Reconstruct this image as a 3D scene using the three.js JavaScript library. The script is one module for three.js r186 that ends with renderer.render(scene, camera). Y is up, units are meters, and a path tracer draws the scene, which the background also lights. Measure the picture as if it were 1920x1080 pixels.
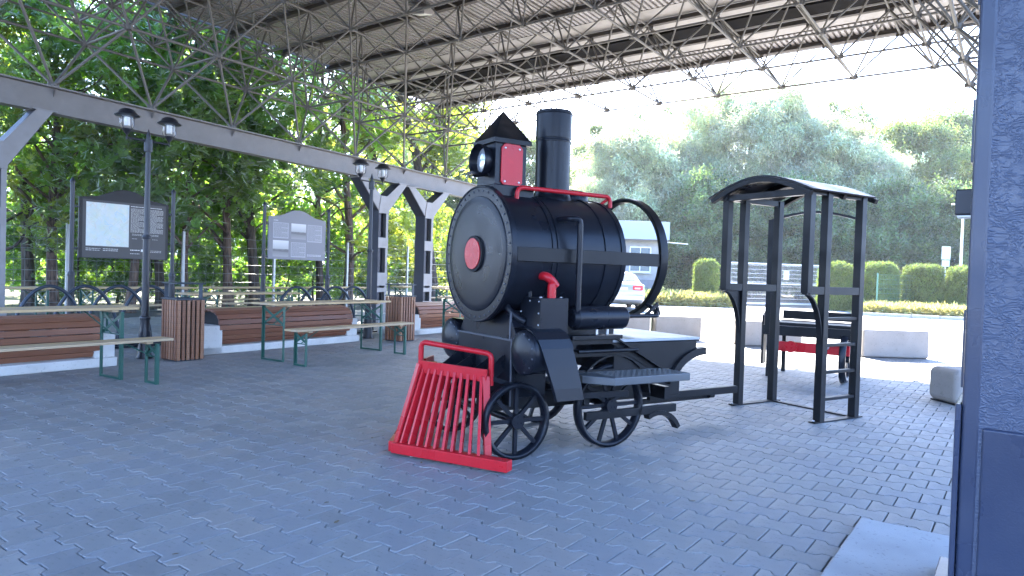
import * as THREE from 'three';
import { mergeGeometries } from 'three/addons/utils/BufferGeometryUtils.js';
import { RoundedBoxGeometry } from 'three/addons/geometries/RoundedBoxGeometry.js';

// ------------------------------------------------------------------ camera, sky, sun, exposure
const R = THREE.MathUtils.degToRad;
const scene = new THREE.Scene();
const camera = new THREE.PerspectiveCamera(44.95, 16 / 9, 0.05, 900);
camera.position.set(0, 1.27, 0);
camera.rotation.order = 'YXZ';
camera.rotation.set(R(-1.25), 0, R(1.77));
const renderer = new THREE.WebGLRenderer({ antialias: true });
renderer.toneMapping = THREE.LinearToneMapping;
renderer.toneMappingExposure = 15;
renderer.shadowMap.enabled = true;
renderer.shadowMap.type = THREE.PCFSoftShadowMap;
const SUN = new THREE.Vector3(-0.6, 5.9, -9.43).normalize();
{ // clear summer sky, paler towards the sun and the horizon
  const W = 512, H = 256, d = new Float32Array(W * H * 4), v = new THREE.Vector3();
  for (let y = 0; y < H; y++) for (let x = 0; x < W; x++) {
    const el = ((y + .5) / H - .5) * Math.PI, a = ((x + .5) / W - .5) * 2 * Math.PI;
    v.set(Math.cos(el) * Math.cos(a), Math.sin(el), Math.cos(el) * Math.sin(a));
    const up = Math.max(0, v.y), c = Math.max(0, v.dot(SUN));
    const hz = Math.pow(1 - up, 3.2), glow = Math.pow(c, 5) * .55 + Math.pow(c, 40) * 1.1;
    let r = (.07 + .25 * hz) + glow * .9, g = .165 + .28 * hz + glow * .86, b = .415 + .23 * hz + glow * .8;
    if (v.y < 0) { r = .14; g = .15; b = .15; }
    const k = (y * W + x) * 4; d[k] = r; d[k + 1] = g; d[k + 2] = b; d[k + 3] = 1;
  }
  const t = new THREE.DataTexture(d, W, H, THREE.RGBAFormat, THREE.FloatType);
  t.mapping = THREE.EquirectangularReflectionMapping; t.magFilter = THREE.LinearFilter; t.minFilter = THREE.LinearFilter; t.needsUpdate = true;
  scene.background = t; scene.environment = t;
  scene.backgroundIntensity = 1; scene.environmentIntensity = 1;
}
const sun = new THREE.DirectionalLight(new THREE.Color(1, .94, .84), 5);
sun.position.copy(SUN).multiplyScalar(90); sun.target.position.set(0, 0, -12);
sun.castShadow = true; sun.shadow.radius = 1; sun.shadow.mapSize.set(4096, 4096);
Object.assign(sun.shadow.camera, { left: -50, right: 50, top: 50, bottom: -50, near: 1, far: 220 });
scene.add(sun, sun.target);
scene.fog = new THREE.FogExp2(new THREE.Color(.92, .96, 1), 0.0006);

// ------------------------------------------------------------------ helpers
let seed = 20240611;
const rnd = () => { seed |= 0; seed = seed + 0x6D2B79F5 | 0; let t = Math.imul(seed ^ seed >>> 15, 1 | seed); t = t + Math.imul(t ^ t >>> 7, 61 | t) ^ t; return ((t ^ t >>> 14) >>> 0) / 4294967296; };
const rr = (a, b) => a + (b - a) * rnd();
const gauss = () => (rnd() + rnd() + rnd() + rnd() - 2) * .86;
const V = (x, y, z) => new THREE.Vector3(x, y, z);
const used = {};
const numbered = (n) => { const k = used[n] = (used[n] ?? -1) + 1; return k ? n + '_' + String(k).padStart(3, '0') : n; };
function tag(o, label, category, group, kind) {
  if (label) o.userData.label = label; if (category) o.userData.category = category;
  if (group) o.userData.group = group; if (kind) o.userData.kind = kind; return o;
}
function thing(name, label, category, x = 0, z = 0, az = 90, y = 0, group) { // local +X points along compass azimuth az (0 = away from the camera)
  const g = new THREE.Group(); g.name = numbered(name); g.position.set(x, y, z); g.rotation.y = R(90 - az);
  tag(g, label, category, group); scene.add(g); return g;
}
function copyOf(src, label, x, z, az, y = 0) {
  const g = src.clone(); g.name = numbered(src.name.replace(/_\d{3}$/, '')); g.userData = { ...src.userData, label };
  g.position.set(x, y, z); g.rotation.y = R(90 - az); scene.add(g); return g;
}
function strip(g) { const o = g.index ? g.toNonIndexed() : g; for (const k of Object.keys(o.attributes)) if (!['position', 'normal', 'uv'].includes(k)) o.deleteAttribute(k); return o; }
function boxUV(g) { // texture coordinates in metres, by the face's main direction
  const p = g.attributes.position, n = g.attributes.normal, uv = new Float32Array(p.count * 2);
  for (let i = 0; i < p.count; i++) {
    const ax = Math.abs(n.getX(i)), ay = Math.abs(n.getY(i)), az = Math.abs(n.getZ(i)), x = p.getX(i), y = p.getY(i), z = p.getZ(i);
    if (ay >= ax && ay >= az) { uv[2 * i] = x; uv[2 * i + 1] = z; } else if (ax >= az) { uv[2 * i] = z; uv[2 * i + 1] = y; } else { uv[2 * i] = x; uv[2 * i + 1] = y; }
  }
  g.setAttribute('uv', new THREE.BufferAttribute(uv, 2)); return g;
}
const merge = (list) => { list = list.flat(9).map(strip); return list.length > 1 ? mergeGeometries(list) : list[0]; };
function part(name, geos, m, parent, extra) {
  const o = new THREE.Mesh(merge([geos]), m); o.name = name; o.castShadow = o.receiveShadow = true; parent.add(o);
  if (extra) Object.assign(o.userData, extra); return o;
}
function struct(name, geos, m, extra) { const o = part(numbered(name), geos, m, scene); o.userData.kind = 'structure'; if (extra) Object.assign(o.userData, extra); return o; }
const bx = (w, h, d, x = 0, y = 0, z = 0, rx = 0, ry = 0, rz = 0) => { const g = new THREE.BoxGeometry(w, h, d); boxUV(strip(g)); const o = boxUV(g); o.rotateX(rx).rotateY(ry).rotateZ(rz).translate(x, y, z); return o; };
const rb = (w, h, d, x = 0, y = 0, z = 0, r = .006, s = 2) => boxUV(strip(new RoundedBoxGeometry(w, h, d, s, Math.min(r, w / 2.01, h / 2.01, d / 2.01)))).translate(x, y, z);
const cyl = (r0, r1, h, x = 0, y = 0, z = 0, seg = 20, ax = 'y') => { const g = new THREE.CylinderGeometry(r1, r0, h, seg); if (ax === 'x') g.rotateZ(-Math.PI / 2); if (ax === 'z') g.rotateX(Math.PI / 2); return g.translate(x, y, z); };
function rod(a, b, r, seg = 6) { // round bar between two points
  const d = b.clone().sub(a), L = d.length(), g = new THREE.CylinderGeometry(r, r, L, seg, 1);
  g.applyQuaternion(new THREE.Quaternion().setFromUnitVectors(V(0, 1, 0), d.normalize())); return g.translate((a.x + b.x) / 2, (a.y + b.y) / 2, (a.z + b.z) / 2);
}
function bar(a, b, w, h, r = 0) { // rectangular bar between two points, h upright, w sideways
  const d = b.clone().sub(a), L = d.length(); d.normalize();
  const side = Math.abs(d.y) > .99 ? V(0, 0, 1) : V(0, 1, 0).cross(d).normalize().negate(), up = side.clone().cross(d).normalize();
  const g = r ? rb(L, h, w, 0, 0, 0, r) : boxUV(strip(new THREE.BoxGeometry(L, h, w)));
  g.applyMatrix4(new THREE.Matrix4().makeBasis(d, up, side)); return g.translate((a.x + b.x) / 2, (a.y + b.y) / 2, (a.z + b.z) / 2);
}
const tube = (pts, r, seg = 24, rs = 8, closed = false) => new THREE.TubeGeometry(new THREE.CatmullRomCurve3(pts, closed, 'centripetal'), seg, r, rs, closed);
function bent(pts, r, rad = .04, rs = 10) { // pipe with straight runs and rounded elbows
  const path = new THREE.CurvePath(); let last = pts[0].clone();
  for (let i = 1; i < pts.length; i++) {
    const p = pts[i];
    if (i < pts.length - 1) {
      const a = p.clone().add(last.clone().sub(p).setLength(rad)), b = p.clone().add(pts[i + 1].clone().sub(p).setLength(rad));
      path.add(new THREE.LineCurve3(last, a)); path.add(new THREE.QuadraticBezierCurve3(a, p, b)); last = b;
    } else path.add(new THREE.LineCurve3(last, p.clone()));
  }
  return new THREE.TubeGeometry(path, 40, r, rs, false);
}
const lathe = (pts, seg = 24) => new THREE.LatheGeometry(pts.map(([r, y]) => new THREE.Vector2(r, y)), seg);
function plate(pts, depth, bevel = 0, holes = []) { // outline in x, y; thickness along z, centred
  const s = new THREE.Shape(pts.map(([x, y]) => new THREE.Vector2(x, y)));
  for (const h of holes) s.holes.push(new THREE.Path(h.map(([x, y]) => new THREE.Vector2(x, y))));
  const g = new THREE.ExtrudeGeometry(s, { depth: depth - 2 * bevel, bevelEnabled: bevel > 0, bevelThickness: bevel, bevelSize: bevel, bevelOffset: -bevel, bevelSegments: 2, curveSegments: 12 });
  return g.translate(0, 0, -depth / 2 + bevel);
}
const dome = (r, x, y, z, flat = .6, seg = 8) => new THREE.SphereGeometry(r, seg, 6).scale(1, flat, 1).translate(x, y, z);

// ------------------------------------------------------------------ value noise and textures
const hash = (x, y, s) => { let h = (x * 374761393 + y * 668265263 + s * 974634777) | 0; h = Math.imul(h ^ h >>> 13, 1274126177); return ((h ^ h >>> 16) >>> 0) / 4294967296; };
function noise(x, y, per, s = 0) { // tiles every «per» cells
  const xi = Math.floor(x), yi = Math.floor(y), fx = x - xi, fy = y - yi, u = fx * fx * (3 - 2 * fx), w = fy * fy * (3 - 2 * fy), m = (a) => ((a % per) + per) % per;
  const a = hash(m(xi), m(yi), s), b = hash(m(xi + 1), m(yi), s), c = hash(m(xi), m(yi + 1), s), d = hash(m(xi + 1), m(yi + 1), s);
  return a + (b - a) * u + (c - a) * w + (a - b - c + d) * u * w;
}
const fbm = (x, y, per, oct = 4, s = 0) => { let v = 0, a = .5, t = 0; for (let o = 0; o < oct; o++) { v += a * noise(x, y, per, s + o); t += a; x *= 2; y *= 2; per *= 2; a *= .5; } return v / t; };
function tex(n, fn, metres, srgb = false) { // fn(u, v) -> [r,g,b] or number, 0..1
  const d = new Uint8Array(n * n * 4);
  for (let y = 0; y < n; y++) for (let x = 0; x < n; x++) {
    let c = fn(x / n, y / n); if (typeof c === 'number') c = [c, c, c];
    const k = (y * n + x) * 4; for (let i = 0; i < 3; i++) d[k + i] = Math.max(0, Math.min(255, c[i] * 255)); d[k + 3] = 255;
  }
  const t = new THREE.DataTexture(d, n, n); t.wrapS = t.wrapT = THREE.RepeatWrapping; t.magFilter = THREE.LinearFilter; t.minFilter = THREE.LinearMipmapLinearFilter; t.generateMipmaps = true;
  if (srgb) t.colorSpace = THREE.SRGBColorSpace; const m = Array.isArray(metres) ? metres : [metres, metres]; t.repeat.set(1 / m[0], 1 / m[1]); t.needsUpdate = true; return t;
}
const lin = (r, g, b) => new THREE.Color().setRGB(r, g, b);
const std = (c, rough = .6, metal = 0, o = {}) => new THREE.MeshStandardMaterial({ color: c, roughness: rough, metalness: metal, side: THREE.DoubleSide, ...o });
const tMottle = tex(256, (u, v) => .72 + .28 * (.6 * fbm(u * 4, v * 4, 4, 5, 3) + .4 * fbm(u * 16, v * 16, 16, 3, 9)), 1.3);
const tRough = tex(256, (u, v) => .55 + .45 * fbm(u * 6, v * 6, 6, 5, 21), .9);
const tGrain = tex(256, (u, v) => .5 + .5 * fbm(u * 48, v * 48, 48, 3, 5), .25);
const tConc = tex(512, (u, v) => { const f = fbm(u * 5, v * 5, 5, 5, 31), p = fbm(u * 64, v * 64, 64, 2, 37); return (.70 + .3 * f) * (p > .78 ? .82 : 1); }, 1.1);
const tPine = tex(512, (u, v) => { const w = fbm(u * 2, v * 10, 2, 3, 41), g = .5 + .5 * Math.sin((v * 38 + w * 5) * 6.283), k = fbm(u * 10, v * 90, 10, 3, 43); const s = .62 + .16 * g + .22 * k; return [s, s * (.93 + .05 * w), s * (.80 + .1 * w)]; }, [1.6, .5]);
const tSlat = tex(512, (u, v) => { const w = fbm(u * 2, v * 8, 2, 3, 51), k = fbm(u * 8, v * 96, 8, 4, 53); const s = .55 + .25 * w + .3 * (k - .5); return [s, s * .96, s * .92]; }, [1.1, .32]);
const tBark = tex(256, (u, v) => { const a = fbm(u * 10, v * 3, 10, 4, 61); return Math.pow(Math.abs(a - .5) * 2, .6) * .7 + .3 * fbm(u * 20, v * 20, 20, 3, 67); }, [1, 1]);
const tStucco = tex(1024, (u, v) => { // thick brushed paint: ragged ridges, denser higher up the surface at random
  const wx = fbm(u * 6, v * 6, 6, 3, 71) * .30, wy = fbm(u * 6, v * 6, 6, 3, 75) * .30;
  const a = fbm(u * 26 + wx * 14, v * 34 + wy * 14, 34 * 26, 3, 73), b = fbm(u * 9, v * 11, 9 * 11, 3, 79);
  const ridge = Math.pow(1 - Math.abs(2 * a - 1), 5) * Math.max(0, Math.min(1, (b - .20) * 3)); return .25 + .65 * ridge + .1 * fbm(u * 120, v * 120, 120, 2, 83);
}, .34);

const paint = (c, rough, spec, o = {}) => new THREE.MeshPhysicalMaterial({ color: c, roughness: rough, specularIntensity: spec, side: THREE.DoubleSide, ...o });
const tScuff = tex(512, (u, v) => { const f = fbm(u * 5, v * 5, 5, 5, 131), s = fbm(u * 40, v * 40, 40, 3, 137); return Math.min(1, (.80 + .2 * f) * (s > .73 ? 1.12 : s < .24 ? .9 : 1)); }, .8);
const M = {
  black: paint(lin(.0085, .0098, .0145), .40, .45, { map: tScuff, roughnessMap: tRough, bumpMap: tGrain, bumpScale: .0002 }),
  blackFlat: paint(lin(.009, .009, .0105), .48, .42, { map: tScuff, roughnessMap: tRough }),
  dark: std(lin(.008, .008, .009), .8),
  red: paint(lin(.50, .012, .02), .38, .6, { map: tScuff, roughnessMap: tRough }),
  bolt: std(lin(.55, .56, .58), .35, .8),
  rivet: std(lin(.075, .08, .095), .35, .2),
  deckPlate: std(lin(.10, .105, .11), .42, .3, { roughnessMap: tRough }),
  lens: new THREE.MeshPhysicalMaterial({ color: lin(.45, .48, .52), roughness: .12, metalness: .6, side: THREE.DoubleSide }),
  strut: std(lin(.20, .185, .165), .6, .25, { map: tMottle }),
  strutDark: std(lin(.085, .07, .06), .7, .1, { map: tMottle }),
  sheet: std(lin(.37, .34, .325), .55, .1, { map: tMottle, roughnessMap: tRough }),
  flatSheet: std(lin(.40, .37, .345), .6, 0, { map: tMottle }),
  gutter: paint(lin(.010, .0085, .008), .8, .15),
  fascia: std(lin(.14, .125, .115), .6, .2),
  beam: std(lin(.215, .195, .18), .55, 0, { map: tMottle, roughnessMap: tRough }),
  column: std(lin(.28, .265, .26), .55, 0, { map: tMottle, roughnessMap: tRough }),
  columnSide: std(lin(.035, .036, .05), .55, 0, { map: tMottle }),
  blue: std(lin(.056, .068, .106), .38, 0, { bumpMap: tStucco, bumpScale: .0024, roughnessMap: tRough }),
  blueSmooth: std(lin(.030, .038, .068), .40, 0, { roughnessMap: tRough, bumpMap: tGrain, bumpScale: .0006 }),
  pine: std(lin(.62, .45, .26), .62, 0, { map: tPine }),
  pineOld: std(lin(.56, .43, .29), .62, 0, { map: tPine }),
  green: std(lin(.016, .085, .062), .5, .1, { roughnessMap: tRough }),
  slat: [[.32, .125, .066], [.27, .10, .052], [.36, .15, .08]].map(([r, g, b]) => std(lin(r, g, b), .55, 0, { map: tSlat })),
  binSlat: [[.38, .165, .08], [.30, .125, .062], [.44, .21, .11]].map(([r, g, b]) => std(lin(r, g, b), .5, 0, { map: tSlat })),
  white: std(lin(.66, .65, .62), .75, 0, { map: tConc }),
  concrete: std(lin(.33, .295, .265), .85, 0, { map: tConc, bumpMap: tConc, bumpScale: .002 }),
  pad: std(lin(.42, .43, .44), .85, 0, { map: tConc, bumpMap: tConc, bumpScale: .002 }),
  post: std(lin(.018, .019, .024), .45, .2, { roughnessMap: tRough }),
  board: paint(lin(.026, .023, .022), .5, .5),
  rack: std(lin(.035, .045, .06), .4, .5),
  galv: std(lin(.42, .43, .43), .5, .5),
  wire: std(lin(.55, .56, .55), .55, .3),
  bark: std(lin(.15, .11, .085), .9, 0, { map: tBark, bumpMap: tBark, bumpScale: .02 }),
  barkPale: std(lin(.30, .20, .15), .9, 0, { map: tBark, bumpMap: tBark, bumpScale: .012 }),
  glass: new THREE.MeshPhysicalMaterial({ color: 0xffffff, roughness: .06, transmission: 1, thickness: 0, ior: 1.45, side: THREE.DoubleSide }),
  lampCore: std(lin(.75, .74, .68), .5),
  joint: std(lin(.075, .075, .075), .95, 0, { map: tMottle }),
  asphalt: std(lin(.30, .295, .285), .9, 0, { map: tConc }),
  soil: std(lin(.07, .06, .04), .95, 0, { map: tMottle }),
  kerb: std(lin(.38, .37, .35), .85, 0, { map: tConc }),
};
for (const t of [tPine]) t.rotation = 0;
const leafMat = (r, g, b, tr = .45) => new THREE.MeshPhysicalMaterial({ color: lin(r, g, b), roughness: 1, transmission: tr, thickness: 0, side: THREE.DoubleSide });

// ------------------------------------------------------------------ roof lattice: G(i, j, dy), i along the beams (away), j across
const AZ = R(36.2425), O = V(3.268, 5.627, -19.8645);
const U = V(Math.sin(AZ), -.0266, -Math.cos(AZ)), W = V(Math.cos(AZ), .0056, Math.sin(AZ));
const G = (i, j, dy = 0) => O.clone().addScaledVector(U, 1.5 * i).addScaledVector(W, 1.5 * j).add(V(0, dy, 0));
const FURN = 33;

// ------------------------------------------------------------------ ground
struct('ground', new THREE.PlaneGeometry(1400, 1400, 1, 1).rotateX(-Math.PI / 2).translate(0, -.06, -200), M.soil);
const plazaShape = (pts, y) => { const g = new THREE.ShapeGeometry(new THREE.Shape(pts.map(([x, z]) => new THREE.Vector2(x, -z)))).rotateX(-Math.PI / 2).translate(0, y, 0); g.computeVertexNormals(); return boxUV(strip(g)); };
struct('plaza', plazaShape([[-22, 8], [30, 8], [30, -19.2], [18.2, -23.9], [7.2, -29.3], [1.5, -33], [-3, -38], [-8, -28], [-16, -14]], -.014), M.joint);
// sunlit yard beyond the canopy: light concrete paving
const uh = V(Math.sin(AZ), 0, -Math.cos(AZ)), wh = V(Math.cos(AZ), 0, Math.sin(AZ));
const onGrid = (s, t) => { const p = uh.clone().multiplyScalar(s).addScaledVector(wh, t); return [p.x, p.z]; };
{ // interlocking bone-shaped concrete pavers, laid in courses across the canopy
  const L = .222, P = .178, a = .017, g = .0035;
  const half = (x) => { const t = Math.abs(x) / (L / 2); return t < .39 ? -1 : t > .61 ? 1 : -1 + 2 * (t - .39) / .22; };
  const xs = [-.5, -.305, -.195, .195, .305, .5].map((k) => k * L), top = [], e = L / 2 - g;
  for (const x of xs) top.push([Math.max(-e, Math.min(e, x)), P / 2 + a * half(x) - g]);
  const outline = [...top, ...top.slice().reverse().map(([x, z]) => [x, -z])].map(([x, z]) => [x, z]);
  const mk = () => { const s = plate(outline.map(([x, z]) => [x, z]), .06, .0045).rotateX(-Math.PI / 2).translate(0, -.03, 0); return boxUV(strip(s)); };
  const geo = mk(), tones = [[.27, .267, .262], [.24, .238, .236], [.30, .293, .285], [.255, .257, .263], [.285, .27, .257]];
  const mats = tones.map(([r, gg, b]) => std(lin(r, gg, b), .78, 0, { map: tConc, bumpMap: tGrain, bumpScale: .0008, roughnessMap: tRough }));
  const spots = [], fx = 1305 / 960;
  const big = fbm;
  for (let c = -150; c < 170; c++) for (let k = -120; k < 150; k++) {
    const s = c * P, t = (k + (c & 1 ? .5 : 0)) * L, [x, z] = onGrid(s, t), d = -z;
    if (d < 1.9 || d > 23 || s > 20.5) continue;
    if (Math.abs(x) > d * .80 + .9) continue;
    const v = x * wh.x + z * wh.z; if (v < -16.2) continue;
    spots.push({ x, z, d, c });
  }
  // pad of the blue column replaces the pavers there
  const padC = [1.74, -2.54], inPad = (p) => { const q = V(p.x - padC[0], 0, p.z - padC[1]); return Math.abs(q.dot(wh)) < .44 && Math.abs(q.dot(uh)) < .91; };
  const keep = spots.filter((p) => !inPad(p)).sort((p, q) => p.d - q.d);
  const pave = new THREE.Group(); pave.name = 'pavement'; pave.userData.kind = 'structure'; scene.add(pave);
  const rotY = Math.atan2(-wh.z, wh.x), seen = keep.filter((p) => Math.abs(p.x) < p.d * .735 && p.d > 2.95);
  const near = new Set(seen.slice(0, 300));
  const shade = (p) => .70 + .36 * fbm(p.x * .45 + 40, p.z * .45 + 40, 512, 4, 91) + .24 * fbm(p.x * 2.4 + 90, p.z * 2.4 + 90, 512, 2, 97);
  const order = [1, 3, 0, 4, 2]; // from the darkest to the palest tone
  for (const p of near) {
    const o = new THREE.Mesh(geo, mats[order[Math.max(0, Math.min(4, Math.floor((shade(p) - .84) / .32 * 5 + rr(-.9, .9))))]]); o.name = 'paver'; o.position.set(p.x, rr(-.0016, .0012), p.z);
    o.rotation.set(rr(-.005, .005), rotY, rr(-.005, .005)); o.castShadow = o.receiveShadow = true; pave.add(o);
  }
  const rest = keep.filter((p) => !near.has(p)), base = std(lin(1, 1, 1), .78, 0, { map: tConc, bumpMap: tGrain, bumpScale: .0008, roughnessMap: tRough });
  const im = new THREE.InstancedMesh(geo, base, rest.length), m4 = new THREE.Matrix4(), q = new THREE.Quaternion(), col = new THREE.Color(), one = V(1, 1, 1);
  rest.forEach((p, i) => {
    q.setFromEuler(new THREE.Euler(rr(-.005, .005), rotY, rr(-.005, .005))); im.setMatrixAt(i, m4.compose(V(p.x, rr(-.0016, .0012), p.z), q, one));
    const t = tones[Math.floor(rnd() * 5)], k = shade(p); im.setColorAt(i, col.setRGB(t[0] * k, t[1] * k, t[2] * k));
  });
  im.name = 'paver'; im.userData.kind = 'stuff'; im.castShadow = im.receiveShadow = true; pave.add(im);
  // concrete pad under the blue column
  const pad = struct('concrete_pad', rb(2.04, .12, 1.1, 0, -.035, 0, .008), M.pad); pad.position.set(padC[0], 0, padC[1]); pad.rotation.y = R(90) - AZ;
  pad.userData.label = 'pale concrete footing pad at the foot of the blue column';
}
{ // road beyond, kerb and verge
  struct('road', plazaShape([[-2, -33.5], [7.2, -28.6], [16.2, -24.1], [40, -12], [46, -16], [18, -31.5], [6, -36.5], [0, -40]], -.008), M.asphalt);
  struct('yard', plazaShape([onGrid(20.7, -15), onGrid(20.7, 14), onGrid(27, 14), [16.2, -24], [7.2, -28.5], [-2, -33.4]], -.004), M.asphalt);
  const kerb = []; const a = V(13.9, .05, -27.9), b = V(40, .05, -13.2), n = 32;
  for (let i = 0; i < n; i++) kerb.push(bar(a.clone().lerp(b, i / n), a.clone().lerp(b, (i + .985) / n), .14, .16, .01));
  struct('kerb', kerb, M.kerb);
  struct('verge', [plazaShape([[13.85, -28.1], [40, -13.3], [60, -20], [24, -37], [15.8, -33.2]], .03), plazaShape([[5.0, -31.2], [9.9, -32.0], [10.2, -36], [5, -39]], .03)], std(lin(.22, .22, .07), .95, 0, { map: tMottle }));
  struct('forest_floor', plazaShape([[-60, 5], [-17, -8], [-9.5, -22], [-3, -38], [-4, -80], [-80, -80]], -.01), std(lin(.055, .06, .025), .95, 0, { map: tMottle }));
}

{ // a few dry leaf scraps on the paving
  const g = tag(new THREE.Group(), 'small dry leaf scraps scattered on the paving', 'leaf litter', null, 'stuff'); g.name = 'leaf_litter'; scene.add(g);
  const geo = new THREE.CircleGeometry(.012, 5).rotateX(-Math.PI / 2).scale(1, 1, .6), im = new THREE.InstancedMesh(geo, std(lin(.12, .085, .045), .9), 90), m = new THREE.Matrix4(), q = new THREE.Quaternion();
  for (let k = 0; k < 90; k++) { const d = 2.8 + 9 * Math.pow(rnd(), 1.4), x = rr(-.7, .6) * d, s = rr(.5, 1.5); q.setFromEuler(new THREE.Euler(rr(-.2, .2), rr(0, 6), rr(-.2, .2))); im.setMatrixAt(k, m.compose(V(x, .008, -d), q, V(s, s, s))); }
  im.name = 'scrap'; im.userData.kind = 'stuff'; g.add(im);
}

// ------------------------------------------------------------------ canopy: columns, beams, space frame, roof sheets
{
  const H3 = 1.04, H1 = -1.057, HB = -2.08;
  const c = thing('station_canopy', 'large open canopy with a grey tubular space-frame roof over the paved square', 'canopy', 0, 0, 90);
  // --- tubes of the space frame
  const bars = []; // [a, b, r]
  const i0 = -15, i1 = -1, j0 = -4, j1 = 8, K = (n) => n + .5;
  for (let i = i0; i <= i1; i++) for (let j = j0; j <= j1; j++) {
    if (i < i1) bars.push([G(i, j), G(i + 1, j), .022]);
    if (j < j1) bars.push([G(i, j), G(i, j + 1), .022]);
    for (const di of [-.5, .5]) for (const dj of [-.5, .5]) bars.push([G(i, j), G(i + di, j + dj, H3), .019]);
  }
  for (let i = i0 - 1; i <= i1; i++) for (let j = j0 - 1; j <= j1; j++) {
    if (i < i1) bars.push([G(K(i), K(j), H3), G(K(i + 1), K(j), H3), .021]);
  }
  for (const jb of [-2, 6]) {
    for (let i = i0; i <= -3; i++) {
      for (const dj of [-.5, .5]) {
        if (i < -3) bars.push([G(K(i), jb + dj, H1), G(K(i + 1), jb + dj, H1), .024]);
        for (const di of [-.5, .5]) { bars.push([G(i, jb, HB + .03), G(i + di, jb + dj, H1), .022]); }
        for (const di of [-.5, .5]) bars.push([G(K(i), jb + dj, H1), G(K(i) + di, jb + dj - .5, 0), .019], [G(K(i), jb + dj, H1), G(K(i) + di, jb + dj + .5, 0), .019]);
      }
      bars.push([G(K(i), jb - .5, H1), G(K(i), jb + .5, H1), .022]);
    }
  }
  const inv = new THREE.Matrix4(); camera.updateMatrixWorld(); inv.copy(camera.matrixWorld).invert();
  const size = ([a, b]) => { const m = a.clone().lerp(b, .5).applyMatrix4(inv); if (m.z > -1 || Math.abs(m.x) > -m.z * .76 || Math.abs(m.y) > -m.z * .43) return 0; return a.distanceTo(b) / -m.z; };
  const order = bars.map((b) => [size(b), b]).sort((p, q) => q[0] - p[0]);
  order.slice(0, 300).forEach(([, [a, b, r]]) => part('tube', rod(a, b, r, 8), M.strut, c));
  part('tube', order.slice(300).map(([, [a, b, r]]) => rod(a, b, r, 6)), M.strut, c, { kind: 'stuff' });
  const hubs = [];
  const hub = (p, r = .055) => { hubs.push(new THREE.CylinderGeometry(r, r, .075, 10).translate(p.x, p.y, p.z), bx(.16, .075, .016, p.x, p.y, p.z, 0, -AZ), bx(.016, .075, .16, p.x, p.y, p.z, 0, -AZ)); };
  for (let i = i0; i <= i1; i++) for (let j = j0; j <= j1; j++) hub(G(i, j));
  for (let i = i0 - 1; i <= i1; i++) for (let j = j0 - 1; j <= j1; j++) hub(G(K(i), K(j), H3), .045);
  for (const jb of [-2, 6]) for (let i = i0; i <= -3; i++) { hub(G(i, jb, HB + .04)); hub(G(K(i), jb - .5, H1), .062); hub(G(K(i), jb + .5, H1), .062); }
  part('tube_joint', hubs, M.strut, c, { kind: 'stuff' });
  // --- purlins: dark angle sections across every upper row
  for (let i = -15.5; i <= -.5; i++) part('purlin', [bar(G(i, -4.6, H3 + .075), G(i, 8.6, H3 + .075), .055, .1), bar(G(i, -4.6, H3 + .03), G(i, 8.6, H3 + .03), .11, .012)], M.strutDark, c);
  // --- trapezoidal sheets, ribs along the beams
  const corr = (ia, ib, y) => { // one sheet field
    const pts = [], p = .125; for (let t = -4.5 * 1.5; t < 8.5 * 1.5; t += p) pts.push([t, 0], [t + .070, 0], [t + .076, .052], [t + .119, .052]);
    const pos = [], uv = [], idx = []; const A = O.clone().addScaledVector(U, 1.5 * ia), B = O.clone().addScaledVector(U, 1.5 * ib);
    pts.forEach(([t, h], k) => { for (const q of [A, B]) { const w = q.clone().addScaledVector(W, t); pos.push(w.x, w.y + H3 + y + h, w.z); uv.push(t, q === A ? 1.5 * ia : 1.5 * ib); } if (k) { const a = 2 * k - 2; idx.push(a, a + 1, a + 2, a + 1, a + 3, a + 2); } });
    const g = new THREE.BufferGeometry(); g.setAttribute('position', new THREE.Float32BufferAttribute(pos, 3)); g.setAttribute('uv', new THREE.Float32BufferAttribute(uv, 2)); g.setIndex(idx);
    const o = g.toNonIndexed(); o.computeVertexNormals(); return o;
  };
  const flat = (ia, ib, y, th = .02) => { const a = G(ia, 2, H3 + y), b = G(ib, 2, H3 + y), g = boxUV(strip(new THREE.BoxGeometry(a.distanceTo(b), th, 19.5))); const d = b.clone().sub(a).normalize(); g.applyMatrix4(new THREE.Matrix4().makeBasis(d, W.clone().cross(d).normalize(), W.clone().normalize())); return g.translate((a.x + b.x) / 2, (a.y + b.y) / 2, (a.z + b.z) / 2); };
  for (const [a, b] of [[-15.9, -12.0], [-12.03, -8.0], [-8.03, -5.5], [-5.53, -2.9]]) part('roof_sheet', corr(a, b, .13 + (a === -12.03 || a === -5.53 ? .004 : 0)), M.sheet, c);
  part('roof_sheet', corr(-1.0, -.36, .13), M.sheet, c);
  part('flat_strip', flat(-2.93, -2.02, .160), M.flatSheet, c);
  part('flat_strip', flat(-1.67, -.98, .160), M.flatSheet, c);
  part('gutter', [flat(-2.02, -1.66, .10, .012), ...[-2.02, -1.66].map((i) => bar(G(i, -4.5, H3 + .15), G(i, 8.5, H3 + .15), .012, .12))], M.gutter, c);
  part('sheet_closer', [-2.905, -.995, -.375, -15.9].map((i) => bar(G(i, -4.5, H3 + .157), G(i, 8.5, H3 + .157), .008, .058)), M.strutDark, c);
  part('fascia', [bar(G(-.36, -4.55, H3 + .12), G(-.36, 8.55, H3 + .12), .02, .14), bar(G(-.42, -4.55, H3 + .04), G(-.42, 8.55, H3 + .04), .16, .02)], M.fascia, c);
  part('fascia', [bar(G(-15.9, -4.52, H3 + .15), G(-.36, -4.52, H3 + .15), .02, .12)], M.fascia, c);
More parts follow.
